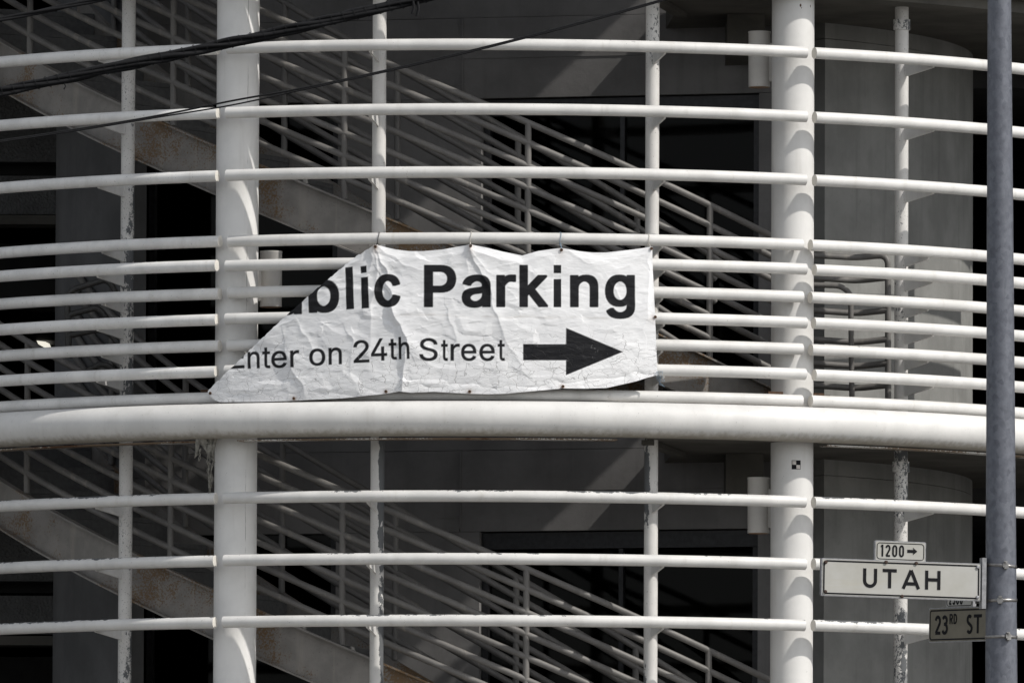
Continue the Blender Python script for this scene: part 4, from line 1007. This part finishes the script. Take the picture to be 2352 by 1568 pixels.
# ------------------------------------------------------------------ overhead cables, between the viewer and the facade
YC = -30.0
def cpath(pts, Y, n=60, ext=400):
    (xa, ya), (xb, yb) = pts[0], pts[1]; (xc, yc), (xd, yd) = pts[-2], pts[-1]
    p = [(xa - ext, ya + (ya - yb) / (xb - xa) * ext)] + list(pts) + [(xd + ext, yd + (yd - yc) / (xd - xc) * ext)]
    X = np.array([q_[0] for q_ in p]); Yp = np.array([q_[1] for q_ in p])
    cf = np.polyfit(X, Yp, 3); xs = np.linspace(X[0], X[-1], n)
    return [on_plane(x, float(np.polyval(cf, x)), Y) for x in xs]
MAIN = [(0, 211), (143, 178), (310, 150), (497, 108), (597, 80), (783, 42), (884, 18), (951, 0)]
ctr = cpath(MAIN, YC, 320)
bun = thing('cable_bundle', 'thick bundle of black overhead cables crossing the top left', 'cable', ctr[40])
for s_ in range(6):
    ph = 2 * math.pi * s_ / 5; rr_ = .0155 if s_ < 5 else 0.0
    pts = []
    for i, p in enumerate(ctr):
        a_ = ph + i * .05 + .3 * math.sin(i * .11 + s_)
        pts.append(p + Vector((0, math.cos(a_), math.sin(a_))) * rr_ * (1 + .2 * math.sin(i * .19 + 2 * s_)))
    MB().tube(pts, (.0095, .0085, .0105, .008, .0095, .011)[s_], 8).build('strand', MT['cable'], bun)
wr = []
for i in range(len(ctr) * 4 - 4):
    p = ctr[i // 4].lerp(ctr[i // 4 + 1], (i % 4) / 4); a_ = i * .33
    wr.append(p + Vector((0, math.cos(a_), math.sin(a_))) * .0245)
MB().tube(wr, .0013, 5).build('lashing_wire', MT['cable'], bun)
for x_, l_, y_ in ((948, 30, 3), (958.5, 33, 5), (148, 14, 192)):
    p0 = on_plane(x_, y_ , YC - .02); p1 = on_plane(x_ - 1.5, y_ + l_, YC - .02); p2 = on_plane(x_ + 2.5, y_ + l_ * .5, YC - .02)
    MB().tube([p0, p2, p1], .0065 if x_ > 200 else .003, 8, 1).build('loose_end', MT['cable'], bun)
THIN = [(0, 322), (167, 300), (333, 277), (497, 245), (597, 223), (783, 187), (924, 155), (1017, 130), (1197, 88), (1371, 47), (1514, 3)]
ctr2 = cpath(THIN, YC + 1, 120)
th_ = thing('thin_cable', 'thin black double cable running diagonally across the upper left half', 'cable', ctr2[10])
for s_ in (0, 1):
    pts = []
    for i, p in enumerate(ctr2):
        f_ = i / len(ctr2); open_ = .0065 * math.exp(-((f_ - .40) / .05) ** 2)
        pts.append(p + Vector((0, .004 * (-1) ** s_, (.0032 + open_) * (-1) ** s_)))
    MB().tube(pts, .0042 if s_ == 0 else .0034, 8).build('strand', MT['cable'], th_)
TOPL = [(0, 46), (100, 26), (170, 12), (233, -2)]
ctr3 = cpath(TOPL, YC + .5, 60)
tl = thing('cable', 'black overhead cable cutting the top left corner', 'cable', ctr3[10])
for s_ in range(3):
    a0 = s_ * 2.1
    MB().tube([p + Vector((0, math.cos(a0 + i * .25), math.sin(a0 + i * .25))) * .006 for i, p in enumerate(ctr3)], .0065, 8).build('strand', MT['cable'], tl)

for o in bpy.data.objects:
    if '_base' in o: del o['_base']
